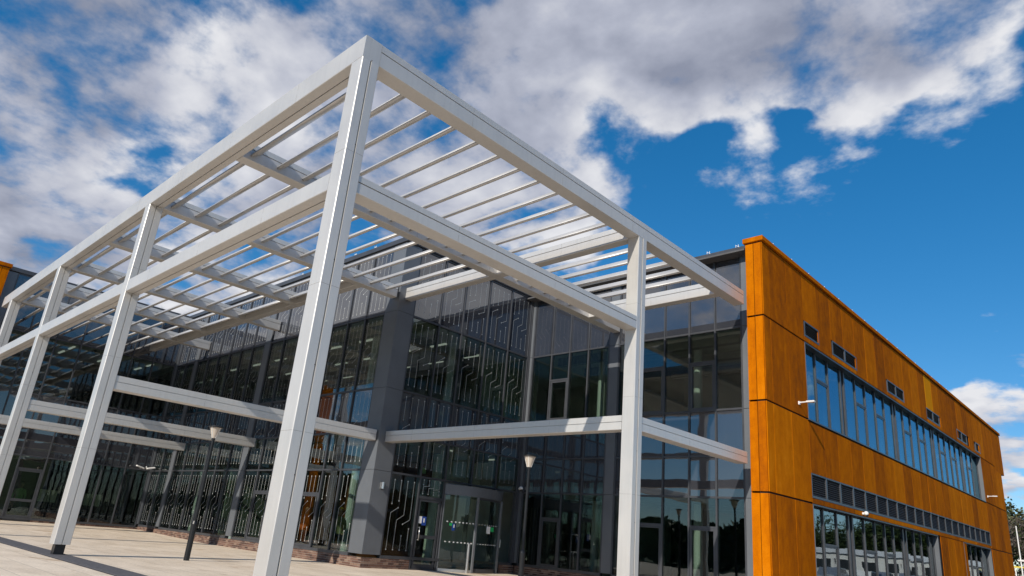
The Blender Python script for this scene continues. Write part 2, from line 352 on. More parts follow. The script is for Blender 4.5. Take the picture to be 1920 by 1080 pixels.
# ------------------------------------------------------------------ canopy
canopy = thing('entrance_canopy', (0, 0, 0), 'tall white metal canopy frame with slatted roof in front of the glass entrance', 'canopy')
NG = .022
def column(x, y, z0):
    c_ = .012; m_ = WC * .5
    P = [(c_, 0), (WC - c_, 0), (WC, c_), (WC, m_ - .012), (WC - .03, m_ - .012), (WC - .03, m_ + .012), (WC + .014, m_ + .012), (WC + .014, WC - c_), (WC + .002, WC), (c_, WC), (0, WC - c_), (0, c_)]
    c = part('column', extrude(P, H - HB - .002 - z0, 'z', 'white_coated_metal'), (x - WC, y, z0), canopy)
    bar('base_post', x - WC + .07, y + .07, plaza_z(x, y) - .02, x - .07, y + WC - .07, z0 + .05, 'black_metal', c)
    for z in (2.55, 4.95, 7.45):
        bar('seam', x - WC + .01, y - .0012, z, x - .01, y + .002, z + .005, 'groove_dark', c); bar('seam', x - .002, y + .012, z, x + .0012, y + WC * .5 - .02, z + .005, 'groove_dark', c); bar('seam', x + .012, y + WC * .5 + .02, z, x + .0152, y + WC - .012, z + .005, 'groove_dark', c)
    # small fixing screws in the recessed joint
    for z in (1.9, 3.6, 5.4, 7.6): bar('screw', x - .016, y + WC * .5 - .016, z, x + .003, y + WC * .5 - .004, z + .016, 'dark_joint', c)
    return c
column(0, 0, .24); column(-10.3206, 0, .246)
column(-19.069, 0, .25); column(-26.44, 0, .40)
column(0, 9.095, .24)
def beam_x(x0, x1, y, z, w, h, notch, name='beam'):
    a, b = min(x0, x1), max(x0, x1); o = part(name, extrude(profile(w, h, notch), b - a, 'x', 'white_coated_metal'), (a, y, z), canopy)
    k = b - 2.4
    while k > a + .6:
        bar('seam', k, y - .0012, z + .012, k + .005, y + .002, z + h * .5 - .03, 'groove_dark', o); bar('seam', k, y - .0012, z + h * .55 + .03, k + .005, y + .002, z + h - .012, 'groove_dark', o); k -= 3.0
    return o
def beam_y(y0, y1, x, z, w, h, notch, name='beam'):
    o = part(name, extrude(profile(w, h, notch), y1 - y0, 'y', 'white_coated_metal'), (x, y0, z), canopy)
    k = y0 + 2.4
    while k < y1 - .6:
        bar('seam', x + w - .002, k, z + .012, x + w + .0012, k + .005, z + h * .5 - .02, 'groove_dark', o); bar('seam', x + w - .002, k, z + h * .70 + .02, x + w + .0012, k + .005, z + h - .012, 'groove_dark', o); k += 3.0
    return o
ZB = H - HB
e = .003
# outer ring, upper: front runs along x (joint in the soffit), right runs along y (joint in the outer face)
beam_x(-28.4, 0, 0, ZB, WC, HB, [('B', WC * .55, NG, .03)])
beam_y(WC + .004, 15.42, -WC, ZB, WC, HB, [('R', HB * .66, NG, .03)])
# outer ring, middle
for a, b in ((-10.3206, -WC), (-19.069, -10.3206 - WC), (-26.44, -19.069 - WC), (-29.4, -26.44 - WC)):
    beam_x(a + e, b - e, e, HM - hM, WC - 2 * e, hM, [('B', WC * .55, NG, .03)])
beam_y(WC + e, 9.095 - e, -WC + e, HM - hM, WC - 2 * e, hM, [('R', hM * .62, NG, .03)])
# first floor ties from the columns back to the building
beam_x(KX + .06, -WC - e, 9.095 + e, HL - hL, WC - 2 * e, hL, [('L', hL * .55, .016, .02)])
beam_y(9.095 + WC + e, 15.42, -WC + e, HL - hL, WC - 2 * e, hL, [('R', hL * .55, .016, .02)])
for xx in (-10.3206, -19.069, -26.44):
    beam_y(WC + e, KY - .12, xx - WC + e, HL - hL, WC - 2 * e, hL, [('R', hL * .55, .016, .02)])
# upper cross beams
XB = [-5.47, -10.3206, -14.72, -19.069, -22.95, -26.44]
CW = .34
for i, xx in enumerate(XB):
    yend = {0: 16.1, 1: KY - .12, 3: KY - .06, 5: KY - .06}.get(i, 7.43)
    w = CW if i not in (1, 3, 5) else .32
    beam_y(WC + .004, yend, xx - w, ZB + .004, w, HB - .03, [('R', HB * .60, NG, .03), ('L', HB * .60, NG, .03)], 'cross_beam')
def bays(): return [(-WC, XB[0])] + [(XB[i] - (CW if i not in (1, 3, 5) else .32), XB[i + 1]) for i in range(5)] + [(XB[5] - .32, -30.2)]
for a, b in bays()[1:]:
    if b < -10.4: beam_x(b + .002, a - .002, 7.15, ZB + .004, .28, HB - .03, [('L', HB * .6, NG, .03)], 'edge_beam')
beam_x(KX + .06, XB[0] - CW - .002, 9.095, ZB + .004, .30, HB - .03, [('L', HB * .6, NG, .03)], 'edge_beam')
beam_x(XB[0] + .002, -WC - .002, 9.095, ZB + .004, .30, HB - .03, [('L', HB * .6, NG, .03)], 'edge_beam')
beam_x(XB[0] + .002, -WC - .002, 14.05, ZB + .004, .34, HB - .03, [('L', HB * .6, NG, .03)], 'edge_beam')
# slats
LZ = 9.635
def slat(x0, x1, y):
    n = 16; k = ('slat', round(x1 - x0, 3))
    if k not in CACHE:
        P = []; ct, st = math.cos(math.radians(43)), math.sin(math.radians(43))
        for i in range(n): a_, b_ = 0.200 * math.cos(2 * math.pi * i / n), .058 * math.sin(2 * math.pi * i / n); P.append((a_ * ct - b_ * st, a_ * st + b_ * ct))
        CACHE[k] = extrude(P, abs(x1 - x0), 'x', 'white_coated_metal', 'slat', True)
        for p in CACHE[k].polygons: p.use_smooth = len(p.vertices) == 4
    o = part('slat', CACHE[k], (min(x0, x1), y, LZ), canopy)
    for xe, sg in ((min(x0, x1), 1), (max(x0, x1), -1)):
        bar('bracket', xe + sg * .002, y - .025, LZ - .03, xe + sg * .03, y + .035, LZ + .035, 'brushed_steel', o)
for bi, (a, b) in enumerate(bays()):
    ys = [.7 * k for k in range(1, 10 + 1)] if b < -10.4 else [.7 * k for k in range(1, 13)]
    for y in ys: slat(b + .003, a - .003, y)
for y in (10.2, 10.9, 11.6, 12.3, 13.0): slat(XB[0] + .003, -WC - .003, y)

# ------------------------------------------------------------------ glazed building
GB = thing('glazed_building', (KX, KY, 0), 'two storey dark glass building with circuit board patterned facade and brick plinth behind the canopy', 'building')
class Facade:
    def __init__(s, ax, c, sg): s.ax, s.c, s.sg = ax, c, sg
    def box(s, name, u0, u1, z0, z1, d0, d1, mat, parent, ch=0., rot=None):
        a, b = s.c + s.sg * d0, s.c + s.sg * d1
        if s.ax == 'y': return bar(name, u0, min(a, b), z0, u1, max(a, b), z1, mat, parent, ch, rot=rot)
        return bar(name, min(a, b), u0, z0, max(a, b), u1, z1, mat, parent, ch, rot=rot)
    def pt(s, u, z, dd): return (u, s.c + s.sg * dd, z) if s.ax == 'y' else (s.c + s.sg * dd, u, z)
def circuit_mesh(W, Hh, flip, cut=None):
    """flat printed tracks with round pads on one glass tile, in (u, v) with v upwards"""
    c = [W * t for t in (.14, .38, .62, .86)]
    if flip: c = [W - t for t in c]
    T = lambda q: Hh * (1 - q)
    lines = [[(c[0], T(0)), (c[0], T(.35))], [(c[1], T(0)), (c[1], T(.30))],
             [(c[2], T(0)), (c[2], T(.50)), (c[1], T(.58)), (c[1], T(1))], [(c[3], T(0)), (c[3], T(.56)), (c[2], T(.63))],
             [(c[1], T(.40)), (c[0], T(.48)), (c[0], T(1))], [(c[2], T(.80)), (c[2], T(1))], [(c[3], T(.69)), (c[3], T(1))]]
    v = []; f = []; hw = .0072
    for ln in lines:
        for (a, b) in zip(ln, ln[1:]):
            A = Vector(a); B = Vector(b); d = (B - A).normalized(); nn = Vector((-d.y, d.x)) * hw; A = A - d * hw * .5; B = B + d * hw * .5
            k = len(v); v += [A - nn, B - nn, B + nn, A + nn]; f.append((k, k + 1, k + 2, k + 3))
        for p in (ln[0], ln[-1]):
            k = len(v); n = 10; r = .025
            v += [Vector((p[0] + r * math.cos(2 * math.pi * i / n), p[1] + r * math.sin(2 * math.pi * i / n))) for i in range(n)]; f.append(tuple(range(k, k + n)))
    return v, f
def circuit(F, u0, u1, z0, z1, parent):
    W = u1 - u0; k = ('circ', F.ax, F.sg, round(W, 2), round(z1 - z0, 2))
    if k not in CACHE:
        v, f = circuit_mesh(W, z1 - z0, False)
        CACHE[k] = mesh_of([((p.x, 0, p.y) if F.ax == 'y' else (0, p.x, p.y)) for p in v], [q if F.ax == 'y' else q for q in f], 'frit_white', 'circuit')
    part('circuit_print', CACHE[k], F.pt(u0, z0, .0165), parent)
def curtain(name, F, mull, rows, kinds, prints=None, casements=(), wide=(), skip=()):
    """mull: mullion positions (ends included); rows: transom heights; kinds[r]: 'v' vision or 's' spandrel; casements: (bay, row, top)"""
    u0, u1 = mull[0], mull[-1]; lo, hi = min(u0, u1), max(u0, u1)
    root = F.box(name, lo, hi, rows[0] - .10, rows[0] - .002, -.10, .062, 'anthracite_frame', GB)        # the sill rail carries its wall
    for u in mull:
        a, b, top = u - .032, u + .032, rows[-1]
        F.box('mullion', a, b, rows[0], top, -.12, .060, 'anthracite_frame', root, .004)
    ms = sorted(mull)
    for (a, b) in zip(ms, ms[1:]):
        for z in rows[1:]:
            if any(a >= s0 - .05 and b <= s1 + .05 and z < sz for (s0, s1, sz) in skip): continue
            F.box('transom', a + .033, b - .033, z - .032, z + .032, -.10, .050, 'anthracite_frame', root)
    for bi, (a, b) in enumerate(zip(ms, ms[1:])):
        for r in range(len(rows) - 1):
            z0, z1 = rows[r] + .033, rows[r + 1] - .033
            if r == 0: z0 = rows[0] + .002
            if any(a >= s0 - .05 and b <= s1 + .05 and z0 < sz - .1 for (s0, s1, sz) in skip): continue
            kd = kinds[r]; mat = 'vision_glass' if kd == 'v' else 'mirror_glass' if kd == 'm' else 'spandrel_glass'
            ca = [c for c in casements if c[0] == bi and c[1] == r]
            rt = (random.gauss(0, .0018), random.gauss(0, .0018), random.gauss(0, .0014))
            rt = (rt[0], 0, rt[2]) if F.ax == 'y' else (0, rt[1], rt[2])
            if ca:
                zt = ca[0][2]
                F.box('transom', a + .033, b - .033, zt - .03, zt + .03, -.10, .050, 'anthracite_frame', root)
                F.box('pane', a + .034, b - .034, zt + .031, z1, -.012, .012, mat, root, rot=rt)
                fr = MB(); w = .085; aa, bb, zb, zz = a + .036, b - .036, z0, zt - .032
                for (p0, p1, q0, q1) in ((aa, aa + w, zb, zz), (bb - w, bb, zb, zz), (aa + w, bb - w, zb, zb + w), (aa + w, bb - w, zz - w, zz)):
                    A = F.pt(p0, q0, -.05); B = F.pt(p1, q1, .040); fr.box(*A, *B)
                part('casement_frame', fr.mesh('anthracite_frame'), (0, 0, 0), root)
                F.box('pane', aa + w + .001, bb - w - .001, zb + w, zz - w, -.012, .012, mat, root)
            else:
                F.box('pane', a + .034, b - .034, z0, z1, -.012, .012, mat, root, rot=rt)
    return root
# --- entrance block, left face (towards the canopy front)
FKL = Facade('y', KY, -1)
mKL = [-11.03, -12.27, -13.45, -14.70, -15.95, -17.2, -18.45, -19.66]
mKL2 = [-20.20, -21.40, -22.60, -23.80, -25.08, -26.26, -27.54]
mKL3 = [-27.97, -29.15, -30.31]
KIND = ['v', 'v', 's', 'v', 's']
TILES = [(.62, 2.92), (3.45, 5.86), (6.30, 8.66), (9.16, 11.36)]
def prints(F, root, ms, tiles, skip=()):
    s = sorted(ms)
    for bi, (a, b) in enumerate(zip(s, s[1:])):
        for ti, (z0, z1) in enumerate(tiles):
            if (bi, ti) in skip: continue
            circuit(F, a + .06, b - .06, z0, z1, root)
r = curtain('curtain_wall', FKL, mKL, ROWS, KIND, casements=[(1 - 1 + 4, 0, 2.30), (1, 0, 2.30)]); prints(FKL, r, mKL, TILES)
r = curtain('curtain_wall', FKL, mKL2, ROWS, KIND); prints(FKL, r, mKL2, TILES)
r = curtain('curtain_wall', FKL, mKL3, ROWS, KIND); prints(FKL, r, mKL3, TILES)
# --- entrance block, right face
FKR = Facade('x', KX, 1)
mKR = [9.58, 10.90, 12.08, 13.43, 14.76, 16.03]
r = curtain('curtain_wall', FKR, mKR, ROWS, KIND, skip=[(10.90, 12.08, 2.6), (12.08, 16.1, 3.1)])
prints(FKR, r, mKR, TILES, skip={(1, 0), (2, 0), (3, 0), (4, 0)})
# --- back wall
FB = Facade('y', YB, -1)
mB1 = [-10.05, -8.98, -8.0, -7.02, -5.98]; mB2 = [-5.5, -4.5, -3.47, -2.45, -1.44, -.46]
KB = ['v', 's', 's', 'v', 's']
curtain('curtain_wall', FB, mB1, ROWS, KB, casements=[(1, 0, 2.2), (1, 3, 7.76)])
curtain('curtain_wall', FB, mB2, ROWS, KB, casements=[(1, 0, 2.2), (3, 0, 2.2), (1, 3, 7.77), (3, 3, 7.77)])
# --- left wing, face towards the court
FL = Facade('x', XLW, 1)
mL = [8.72, 7.55, 6.47, 5.2, 3.98, 2.86, 1.65, .5]
curtain('curtain_wall', FL, mL, [.34] + ROWS[1:], KB, casements=[(2, 0, 2.55)])
# --- corner and bay panels
def clad(F, u0, u1, d=.07, zj=(.42, 3.15, 6.02, 8.89, 11.62), name='cladding_panel'):
    for a, b in zip(zj, zj[1:]): F.box(name, u0, u1, a + .006, b - .006, -.05, d, 'anthracite_panel', GB, .004)
def corner_panels(zj):
    for a, b in zip(zj, zj[1:]):
        mb = MB(); mb.box(-11.0, KY - .07, a + .006, KX + .07, KY + .02, b - .006); mb.box(KX - .02, KY + .021, a + .006, KX + .07, 9.55, b - .006)
        part('corner_panel', mb.mesh('anthracite_panel'), (0, 0, 0), GB)
corner_panels((.42, 3.15, 6.02, 8.89, 11.62))
clad(FKL, -20.165, -19.695); clad(FKL, -27.935, -27.575)
clad(FB, -5.945, -5.535); clad(FB, -10.25, -10.085); clad(FB, -.425, .02)
clad(FL, 8.755, 8.83); clad(FL, .0, .465)
FKR.box('corner_post', 16.065, 16.15, .42, 11.62, -.05, .09, 'anthracite_frame', GB, .006)
# --- coping
for nm, F, a, b in (('coping', FKL, -30.5, KX + .10), ('coping', FKR, KY + .05, 16.25), ('coping', FB, -10.2, .04), ('coping', FL, 0, 8.85)):
    F.box(nm, a, b, 11.66, 11.86, -.5, .115, 'anthracite_frame', GB, .01)
    F.box('parapet_shadow_gap', a, b, 11.60, 11.665, -.4, .03, 'dark_joint', GB)
# small white brackets standing on the parapets
def spikes(F, us, z, parent):
    for u in us:
        mb = MB(); P0 = F.pt(u, z, .02); 
        for k in (0, .10):
            x0, y0, z0 = F.pt(u + k, z, .0)
            mb.tube((x0, y0, z0), (x0, y0, z0 + .15), .009, .009, 6)
        A = F.pt(u, z + .02, 0); B = F.pt(u + .17, z + .02, 0); mb.tube(A, B, .012, .012, 6); mb.tube(F.pt(u, z + .13, 0), B, .009, .009, 6)
        part('roof_bracket', mb.mesh('white_plastic'), (0, 0, 0), parent)
spikes(FB, [-9.3, -8.0, -6.7, -5.4, -4.1, -2.8, -1.75, -.62], 11.86, GB)
spikes(FKL, [-12.5 - 1.4 * k for k in range(12)], 11.86, GB)
spikes(FL, [1.6 + 1.4 * k for k in range(5)], 11.86, GB)
# --- brick plinth with real courses, joined
def plinth(F, u0, u1, z0, z1, lb):
    mb = MB(); L_, h = .215, .065; row = 0; z = z0; lo, hi = min(u0, u1), max(u0, u1)
    while z + .03 < z1:
        zt = min(z + h, z1); u = lo - (.11 if row % 2 else 0)
        while u < hi:
            a, b = max(u, lo), min(u + L_, hi)
            if b - a > .02:
                dd = .055 + random.uniform(-.003, .003); A = F.pt(a, z, -.03); B = F.pt(b, zt, dd); mb.box(*A, *B)
            u += L_ + .010
        z += h + .010; row += 1
    base = F.box('brick_plinth', lo, hi, z0 - .1, z1, -.10, .047, 'mortar', GB)
    o = part('brick_courses', mb.mesh('brick_red'), (0, 0, 0), base); o['kind'] = 'stuff'
PZ = .318
plinth(FKL, -30.3, KX + .05, -.02, PZ, 0); plinth(FKR, KY - .05, 10.86, -.02, PZ, 0); plinth(FKR, 15.32, 16.15, -.02, PZ, 0)
plinth(FB, -10.2, .04, -.02, PZ, 0); plinth(FL, 4.02, 8.84, .1, .27, 0); plinth(FL, .0, 2.82, .1, .27, 0)
# --- interior: floors, ceilings, back walls, columns, lights
def room(x0, x1, y0, y1, z0, z1, nm, mat): return bar(nm, x0, y0, z0, x1, y1, z1, mat, GB)
room(-30.2, KX - .15, KY + .15, 30, -.05, .05, 'ground_floor_slab', 'interior_floor')
room(KX - .14, -.3, YB + .15, 30, -.05, .05, 'ground_floor_slab', 'interior_floor')
room(-42, XLW - .15, 0, 30, .08, .16, 'ground_floor_slab', 'interior_floor')
room(-30.2, KX - .22, KY + .22, 30, 4.62, 5.95, 'upper_floor_slab', 'ceiling_tile')
room(KX - .21, -.3, YB + .22, 30, 3.35, 5.95, 'upper_floor_slab', 'ceiling_tile')
room(-42, XLW - .22, .1, 30, 3.35, 5.95, 'upper_floor_slab', 'ceiling_tile')
room(-30.2, KX - .22, KY + .22, 30, 9.0, 11.6, 'roof_slab', 'ceiling_tile')
room(KX - .21, -.3, YB + .22, 30, 9.0, 11.6, 'roof_slab', 'ceiling_tile')
room(-42, XLW - .22, .1, 30, 9.0, 11.6, 'roof_slab', 'ceiling_tile')
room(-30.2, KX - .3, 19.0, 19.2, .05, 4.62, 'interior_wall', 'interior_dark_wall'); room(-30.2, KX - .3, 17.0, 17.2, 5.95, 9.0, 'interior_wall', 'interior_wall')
room(-16.6, -16.4, KY + .6, 18.9, .05, 4.6, 'interior_wall', 'timber_wall'); room(-15.2, -14.2, 11.2, 11.4, .05, 4.6, 'interior_wall', 'timber_wall')
room(-24.2, -24.0, KY + 1.4, 18.9, .05, 4.6, 'interior_wall', 'interior_wall')
room(-13.2, -13.0, 15.0, 18.9, .05, 4.6, 'interior_wall', 'blind_fabric')
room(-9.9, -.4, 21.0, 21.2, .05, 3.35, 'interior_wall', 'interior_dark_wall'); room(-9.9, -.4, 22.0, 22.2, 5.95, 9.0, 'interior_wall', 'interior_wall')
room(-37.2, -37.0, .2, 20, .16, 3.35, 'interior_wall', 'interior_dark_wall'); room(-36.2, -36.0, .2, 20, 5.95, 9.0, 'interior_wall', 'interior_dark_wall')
room(KX - 2.2, KX - 2.0, 13.3, 15.8, .05, 4.6, 'interior_wall', 'blind_fabric'); room(-42, .0, 29.6, 29.9, 0, 11.6, 'rear_wall', 'interior_dark_wall'); room(-42.3, -42.0, .0, 29.9, 0, 11.6, 'rear_wall', 'interior_dark_wall'); room(-16.3, -9.95, 20.9, 21.1, .05, 3.35, 'interior_wall', 'interior_dark_wall'); room(-16.3, -9.95, 21.9, 22.1, 5.95, 9.0, 'interior_wall', 'interior_wall'); room(KX - .9, KX - .7, 14.0, 16.6, 5.95, 9.0, 'interior_wall', 'interior_wall')
for (cx, cy) in ((-13.6, 10.4), (-18.2, 10.4), (-22.8, 10.4), (-27.4, 10.4), (-12.0, 13.2), (-7.5, 17.8), (-3.0, 17.8)):
    for (z0, z1) in ((.05, 4.62), (5.95, 9.0)):
        mb = MB(); mb.tube((0, 0, z0), (0, 0, min(z1, 3.35) if cy > 17 and z0 < 1 else z1), .16, .16, 14); part('interior_column', mb.mesh('white_plastic'), (cx, cy, 0), GB)
for (x0, x1, y0, y1, z, nx, ny) in ((-29, -11.5, 10, 16, 9.0, 7, 3), (-29, -11.5, 10, 18, 4.62, 7, 3), (-9.4, -1, 17.2, 21, 9.0, 4, 2), (-9.4, -1, 17.2, 20, 3.35, 4, 2), (-35, -31.2, 1, 9, 9.0, 2, 4), (-35, -31.2, 1, 9, 3.35, 2, 4)):
    for i in range(nx):
        for j in range(ny):
            a = x0 + (x1 - x0) * (i + .5) / nx; b = y0 + (y1 - y0) * (j + .5) / ny
            bar('ceiling_light', a - .5, b - .05, z - .06, a + .5, b + .05, z - .012, 'lamp_glow', GB)
    for j in range(ny + 1):
        b = y0 + (y1 - y0) * j / ny; bar('ceiling_beam', x0, b - .12, z - .35, x1, b + .12, z - .003, 'concrete_slab', GB)
for i in range(3):
    bar('roof_membrane', (-30.4, -10.2, -42)[i], (8.95, 16.3, .1)[i], 11.605, (KX - .15, .0, -30.45)[i], 30 + .01 * i, 11.64 + .004 * i, 'roof_felt', GB)
# --- hinged door and curved entrance door on the right face
def frame_mesh(F, u0, u1, z0, z1, w, d0, d1, mid=None):
    fr = MB()
    for (p0, p1, q0, q1) in ((u0, u0 + w, z0, z1), (u1 - w, u1, z0, z1), (u0 + w, u1 - w, z1 - w, z1), (u0 + w, u1 - w, z0, z0 + w * 1.6)) + (((u0 + w, u1 - w, mid, mid + w * 1.4),) if mid else ()):
        A = F.pt(p0, q0, d0); B = F.pt(p1, q1, d1); fr.box(*A, *B)
    return fr
def hinged_door(F, u0, u1, z0, z1, parent, handle=True, mid=1.05):
    dr = part('door', frame_mesh(F, u0, u1, z0, z1, .085, -.05, .035, mid).mesh('anthracite_frame'), (0, 0, 0), parent)
    F.box('pane', u0 + .086, u1 - .086, z0 + .137, mid - .001, -.012, .012, 'vision_glass', dr)
    F.box('pane', u0 + .086, u1 - .086, mid + .12, z1 - .086, -.012, .012, 'vision_glass', dr)
    if handle:
        mb = MB(); us = u0 + .11
        for z in (1.0, 1.42): mb.tube(F.pt(us, z, .03), F.pt(us, z, .11), .014, .014, 8)
        mb.tube(F.pt(us, .98, .11), F.pt(us, 1.44, .11), .016, .016, 8)
        part('handle', mb.mesh('brushed_steel', smooth=True), (0, 0, 0), dr)
    return dr
dk = hinged_door(FKR, 10.98, 12.0, .06, 2.40, GB)
FKR.box('notice', 11.08, 11.26, 1.56, 1.80, .014, .018, 'sign_white', dk); FKR.box('notice', 11.22, 11.42, 1.50, 1.80, .0185, .022, 'sign_blue', dk)
FKR.box('notice_mark', 11.295, 11.345, 1.60, 1.74, .0225, .025, 'sign_white', dk)
FKR.box('door_frame_head', 10.935, 12.045, 2.405, 2.50, -.10, .05, 'anthracite_frame', GB); FKR.box('door_threshold', 10.93, 12.05, 0.0, .055, -.1, .05, 'anthracite_frame', GB)
FKR.box('overlight_pane', 10.935, 12.045, 2.505, 3.11, -.012, .012, 'vision_glass', GB)
for u in (10.90, 12.08): FKR.box('door_jamb', u - .03, u + .03, 0.0, .419, -.1, .06, 'anthracite_frame', GB)
vv, ff = circuit_mesh(1.06, .48, False)
part('circuit_print', mesh_of([(0, p.x, p.y) for p in [Vector((u, v)) for u, v in [(w.x, w.y) for w in vv]]], ff, 'frit_white'), FKR.pt(10.96, 2.58, .0165), GB)
# curved sliding entrance: bowed header, bowed glass, posts
Y0, Y1, SAG = 12.14, 15.26, .62
RAD = ((Y1 - Y0) ** 2 / 4 + SAG ** 2) / (2 * SAG); YM = (Y0 + Y1) / 2
def arc(y, r=RAD): return KX + SAG - RAD + math.sqrt(max(0, r * r - (y - YM) ** 2))
def bowed(y0, y1, z0, z1, th, n, mat, name, parent, proud=0.):
    v = []; f = []
    for i in range(n + 1):
        y = y0 + (y1 - y0) * i / n; a = arc(y) + proud; v += [(a, y, z0), (a, y, z1), (a - th, y, z1), (a - th, y, z0)]
    for i in range(n):
        k = 4 * i
        for j in range(4): f.append((k + j, k + 4 + j, k + 4 + (j + 1) % 4, k + (j + 1) % 4))
    f += [(0, 1, 2, 3), (4 * n + 3, 4 * n + 2, 4 * n + 1, 4 * n)]
    return part(name, mesh_of(v, f, mat), (0, 0, 0), parent)
ent = bowed(Y0, Y1, 2.68, 3.04, .35, 18, 'anthracite_panel', 'curved_entrance', GB, .03)
bar('soffit', KX - .4, Y0, 2.66, KX + .1, Y1, 2.679, 'anthracite_panel', ent); bar('header_top', KX - .2, Y0, 3.041, KX + .08, Y1, 3.09, 'anthracite_panel', ent)
bowed(Y0 + .05, 13.30, .10, 2.679, .02, 8, 'clear_glass', 'pane', ent); bowed(13.44, 14.92, .16, 2.60, .02, 10, 'clear_glass', 'pane', ent, -.05)
bowed(Y0, 13.30, 0.005, .098, .06, 8, 'brushed_steel', 'bottom_rail', ent, .02); bowed(13.38, 15.0, .02, .155, .05, 8, 'anthracite_frame', 'bottom_rail', ent, -.035); bowed(13.38, 15.0, 2.602, 2.678, .05, 8, 'anthracite_frame', 'top_rail', ent, -.035)
for y, w in ((Y0 + .025, .05), (13.35, .10), (14.96, .07), (15.12, .06), (15.22, .05)):
    a = arc(y); bar('post', a - .05, y - w / 2, .005, a + .035, y + w / 2, 2.678, 'door_grey', ent, .004)
for z in (1.02, 1.72):
    for i in range(8):
        y = 12.32 + i * .13; a = arc(y); bar('glass_dot', a + .002, y - .038, z - .022, a + .008, y + .038, z + .022, 'sign_white', ent)
    for i in range(9):
        y = 13.55 + i * .15; a = arc(y) - .05; bar('glass_dot', a + .002, y - .016, z - .016, a + .008, y + .016, z + .016, 'sign_white', ent)
a = arc(12.52); bar('notice', a + .010, 12.44, 1.42, a + .016, 12.62, 1.66, 'sign_blue', ent); bar('notice_mark', a + .0165, 12.51, 1.52, a + .02, 12.55, 1.63, 'sign_white', ent); bar('notice', a + .010, 12.30, 1.58, a + .0152, 12.43, 1.67, 'sign_green', ent)
a = arc(14.1) - .04; bar('notice', a, 13.98, 1.42, a + .012, 14.17, 1.68, 'sign_white', ent); bar('notice', a, 14.19, 1.50, a + .0115, 14.36, 1.66, 'sign_green', ent)
mb = MB(); mb.tube((arc(15.0) + .07, 15.05, .95), (arc(15.0) + .07, 15.05, 1.25), .022, .022, 8); part('handle', mb.mesh('brushed_steel'), (0, 0, 0), ent)
bar('exit_sign', KX - .14, 10.98, 3.30, KX - .11, 11.24, 3.50, 'exit_green', GB)
dl = hinged_door(FL, 2.90, 3.94, .18, 2.50, GB, False, 1.05)

# ------------------------------------------------------------------ weathering-steel wing on the right
RW = thing('rust_clad_wing', (XC, YC, 0), 'long rust orange steel clad wing with ribbon window on the right', 'building')
JZ = [.0, 3.25, 3.31, 6.09, 6.15, 8.92, 8.98, 11.56]
BANDS = [(.0, 3.255), (3.312, 6.088), (6.145, 8.922), (8.978, 11.565)]
g = .009
def pan(y0, y1, z0, z1, mat='weathering_steel'):
    rx = (0, random.gauss(0, .0008), random.gauss(0, .0022))
    return part('cladding_panel', cbox(.03, y1 - y0 - 2 * g, z1 - z0, mat, .004), (XC - .015, (y0 + y1) / 2, (z0 + z1) / 2), RW, rx)
def npan(x0, x1, z0, z1): return part('cladding_panel', cbox(x1 - x0 - 2 * g, .03, z1 - z0, 'weathering_steel', .004), ((x0 + x1) / 2, YC + .015, (z0 + z1) / 2), RW)
for z0, z1 in BANDS: npan(XF, .33, z0, z1); npan(.33, XC - .031, z0, z1)
YS = [YC, 16.0, 17.42, 18.9]; MOD = (48.0 - 18.9) / 21
YS += [18.9 + MOD * (i + 1) for i in range(21)]; YS += [49.6, 51.2, 52.8, 54.8]
VENTS = [(18.98, 20.37), (21.8, 24.58), (28.75, 31.35), (35.4, 38.05), (42.0, 44.6), (47.1, 48.4)]
def hasvent(a, b): return any(v0 < (a + b) / 2 < v1 for v0, v1 in VENTS)
for a, b in zip(YS, YS[1:]):
    last = b > 54
    # band 4
    if hasvent(a, b): pan(a, b, 8.978, 9.16); pan(a, b, 9.76, 11.565, 'weathering_steel_ochre' if 35.0 < a < 36.8 else 'weathering_steel')
    else: pan(a, b if not last else 55.95, 8.70 if last else 8.978, 11.565)
    # band 3
    if a < 18.8 or a > 47.9: pan(a, b, 6.145, 8.922 if not last else 8.69)
    # band 2
    if 18.8 < a < 47.9: pan(a, b, 4.29, 6.05)
    else: pan(a, b, 3.312, 6.088)
    # band 1
    if not (18.8 < a < 34.8 or 40.3 < a < 47.5): pan(a, b, 0.0, 3.255)
for i in range(7):
    y0 = 18.9 + MOD * 3 * i; pan(y0, y0 + MOD * 3, 3.285, 3.455)
# backing wall behind the cladding, with openings left clear
bk = MB(); X1 = XC - .07
def back(y0, y1, z0, z1): bk.box(X1 - .25, y0, z0, X1, y1, z1)
back(YC + .06, 18.88, 0, 11.56); back(18.88, 48.02, 8.94, 11.56); back(48.02, 54.76, 0, 11.56); back(18.88, 48.02, 3.27, 6.07); back(34.95, 40.4, 0, 3.27); back(47.62, 48.02, 0, 3.27)
part('backing_wall', bk.mesh('dark_joint'), (0, 0, 0), RW)
bar('coping', XF - .06, YC - .07, 11.61, XC + .07, 56.0, 11.78, 'weathering_steel', RW, .008); bar('coping_joint', XF + .02, YC + .03, 11.563, XC - .03, 55.9, 11.612, 'dark_joint', RW)
bar('gable_return', -20, 54.765, 0, XC - .035, 54.83, 8.69, 'weathering_steel', RW); bar('gable_return', -20, 55.85, 8.70, XC - .035, 55.93, 11.56, 'weathering_steel', RW); bar('soffit', -20, 54.84, 8.70, XC - .04, 55.84, 8.74, 'anthracite_frame', RW)
bar('roof_sheet', -20, YC + .2, 11.50, XC - .1, 55.8, 11.56, 'roof_felt', RW)
bar('fin_side', XF, YC + .035, 0, XF + .03, YB + .3, 11.56, 'weathering_steel', RW)
FR = Facade('x', XC, 1)
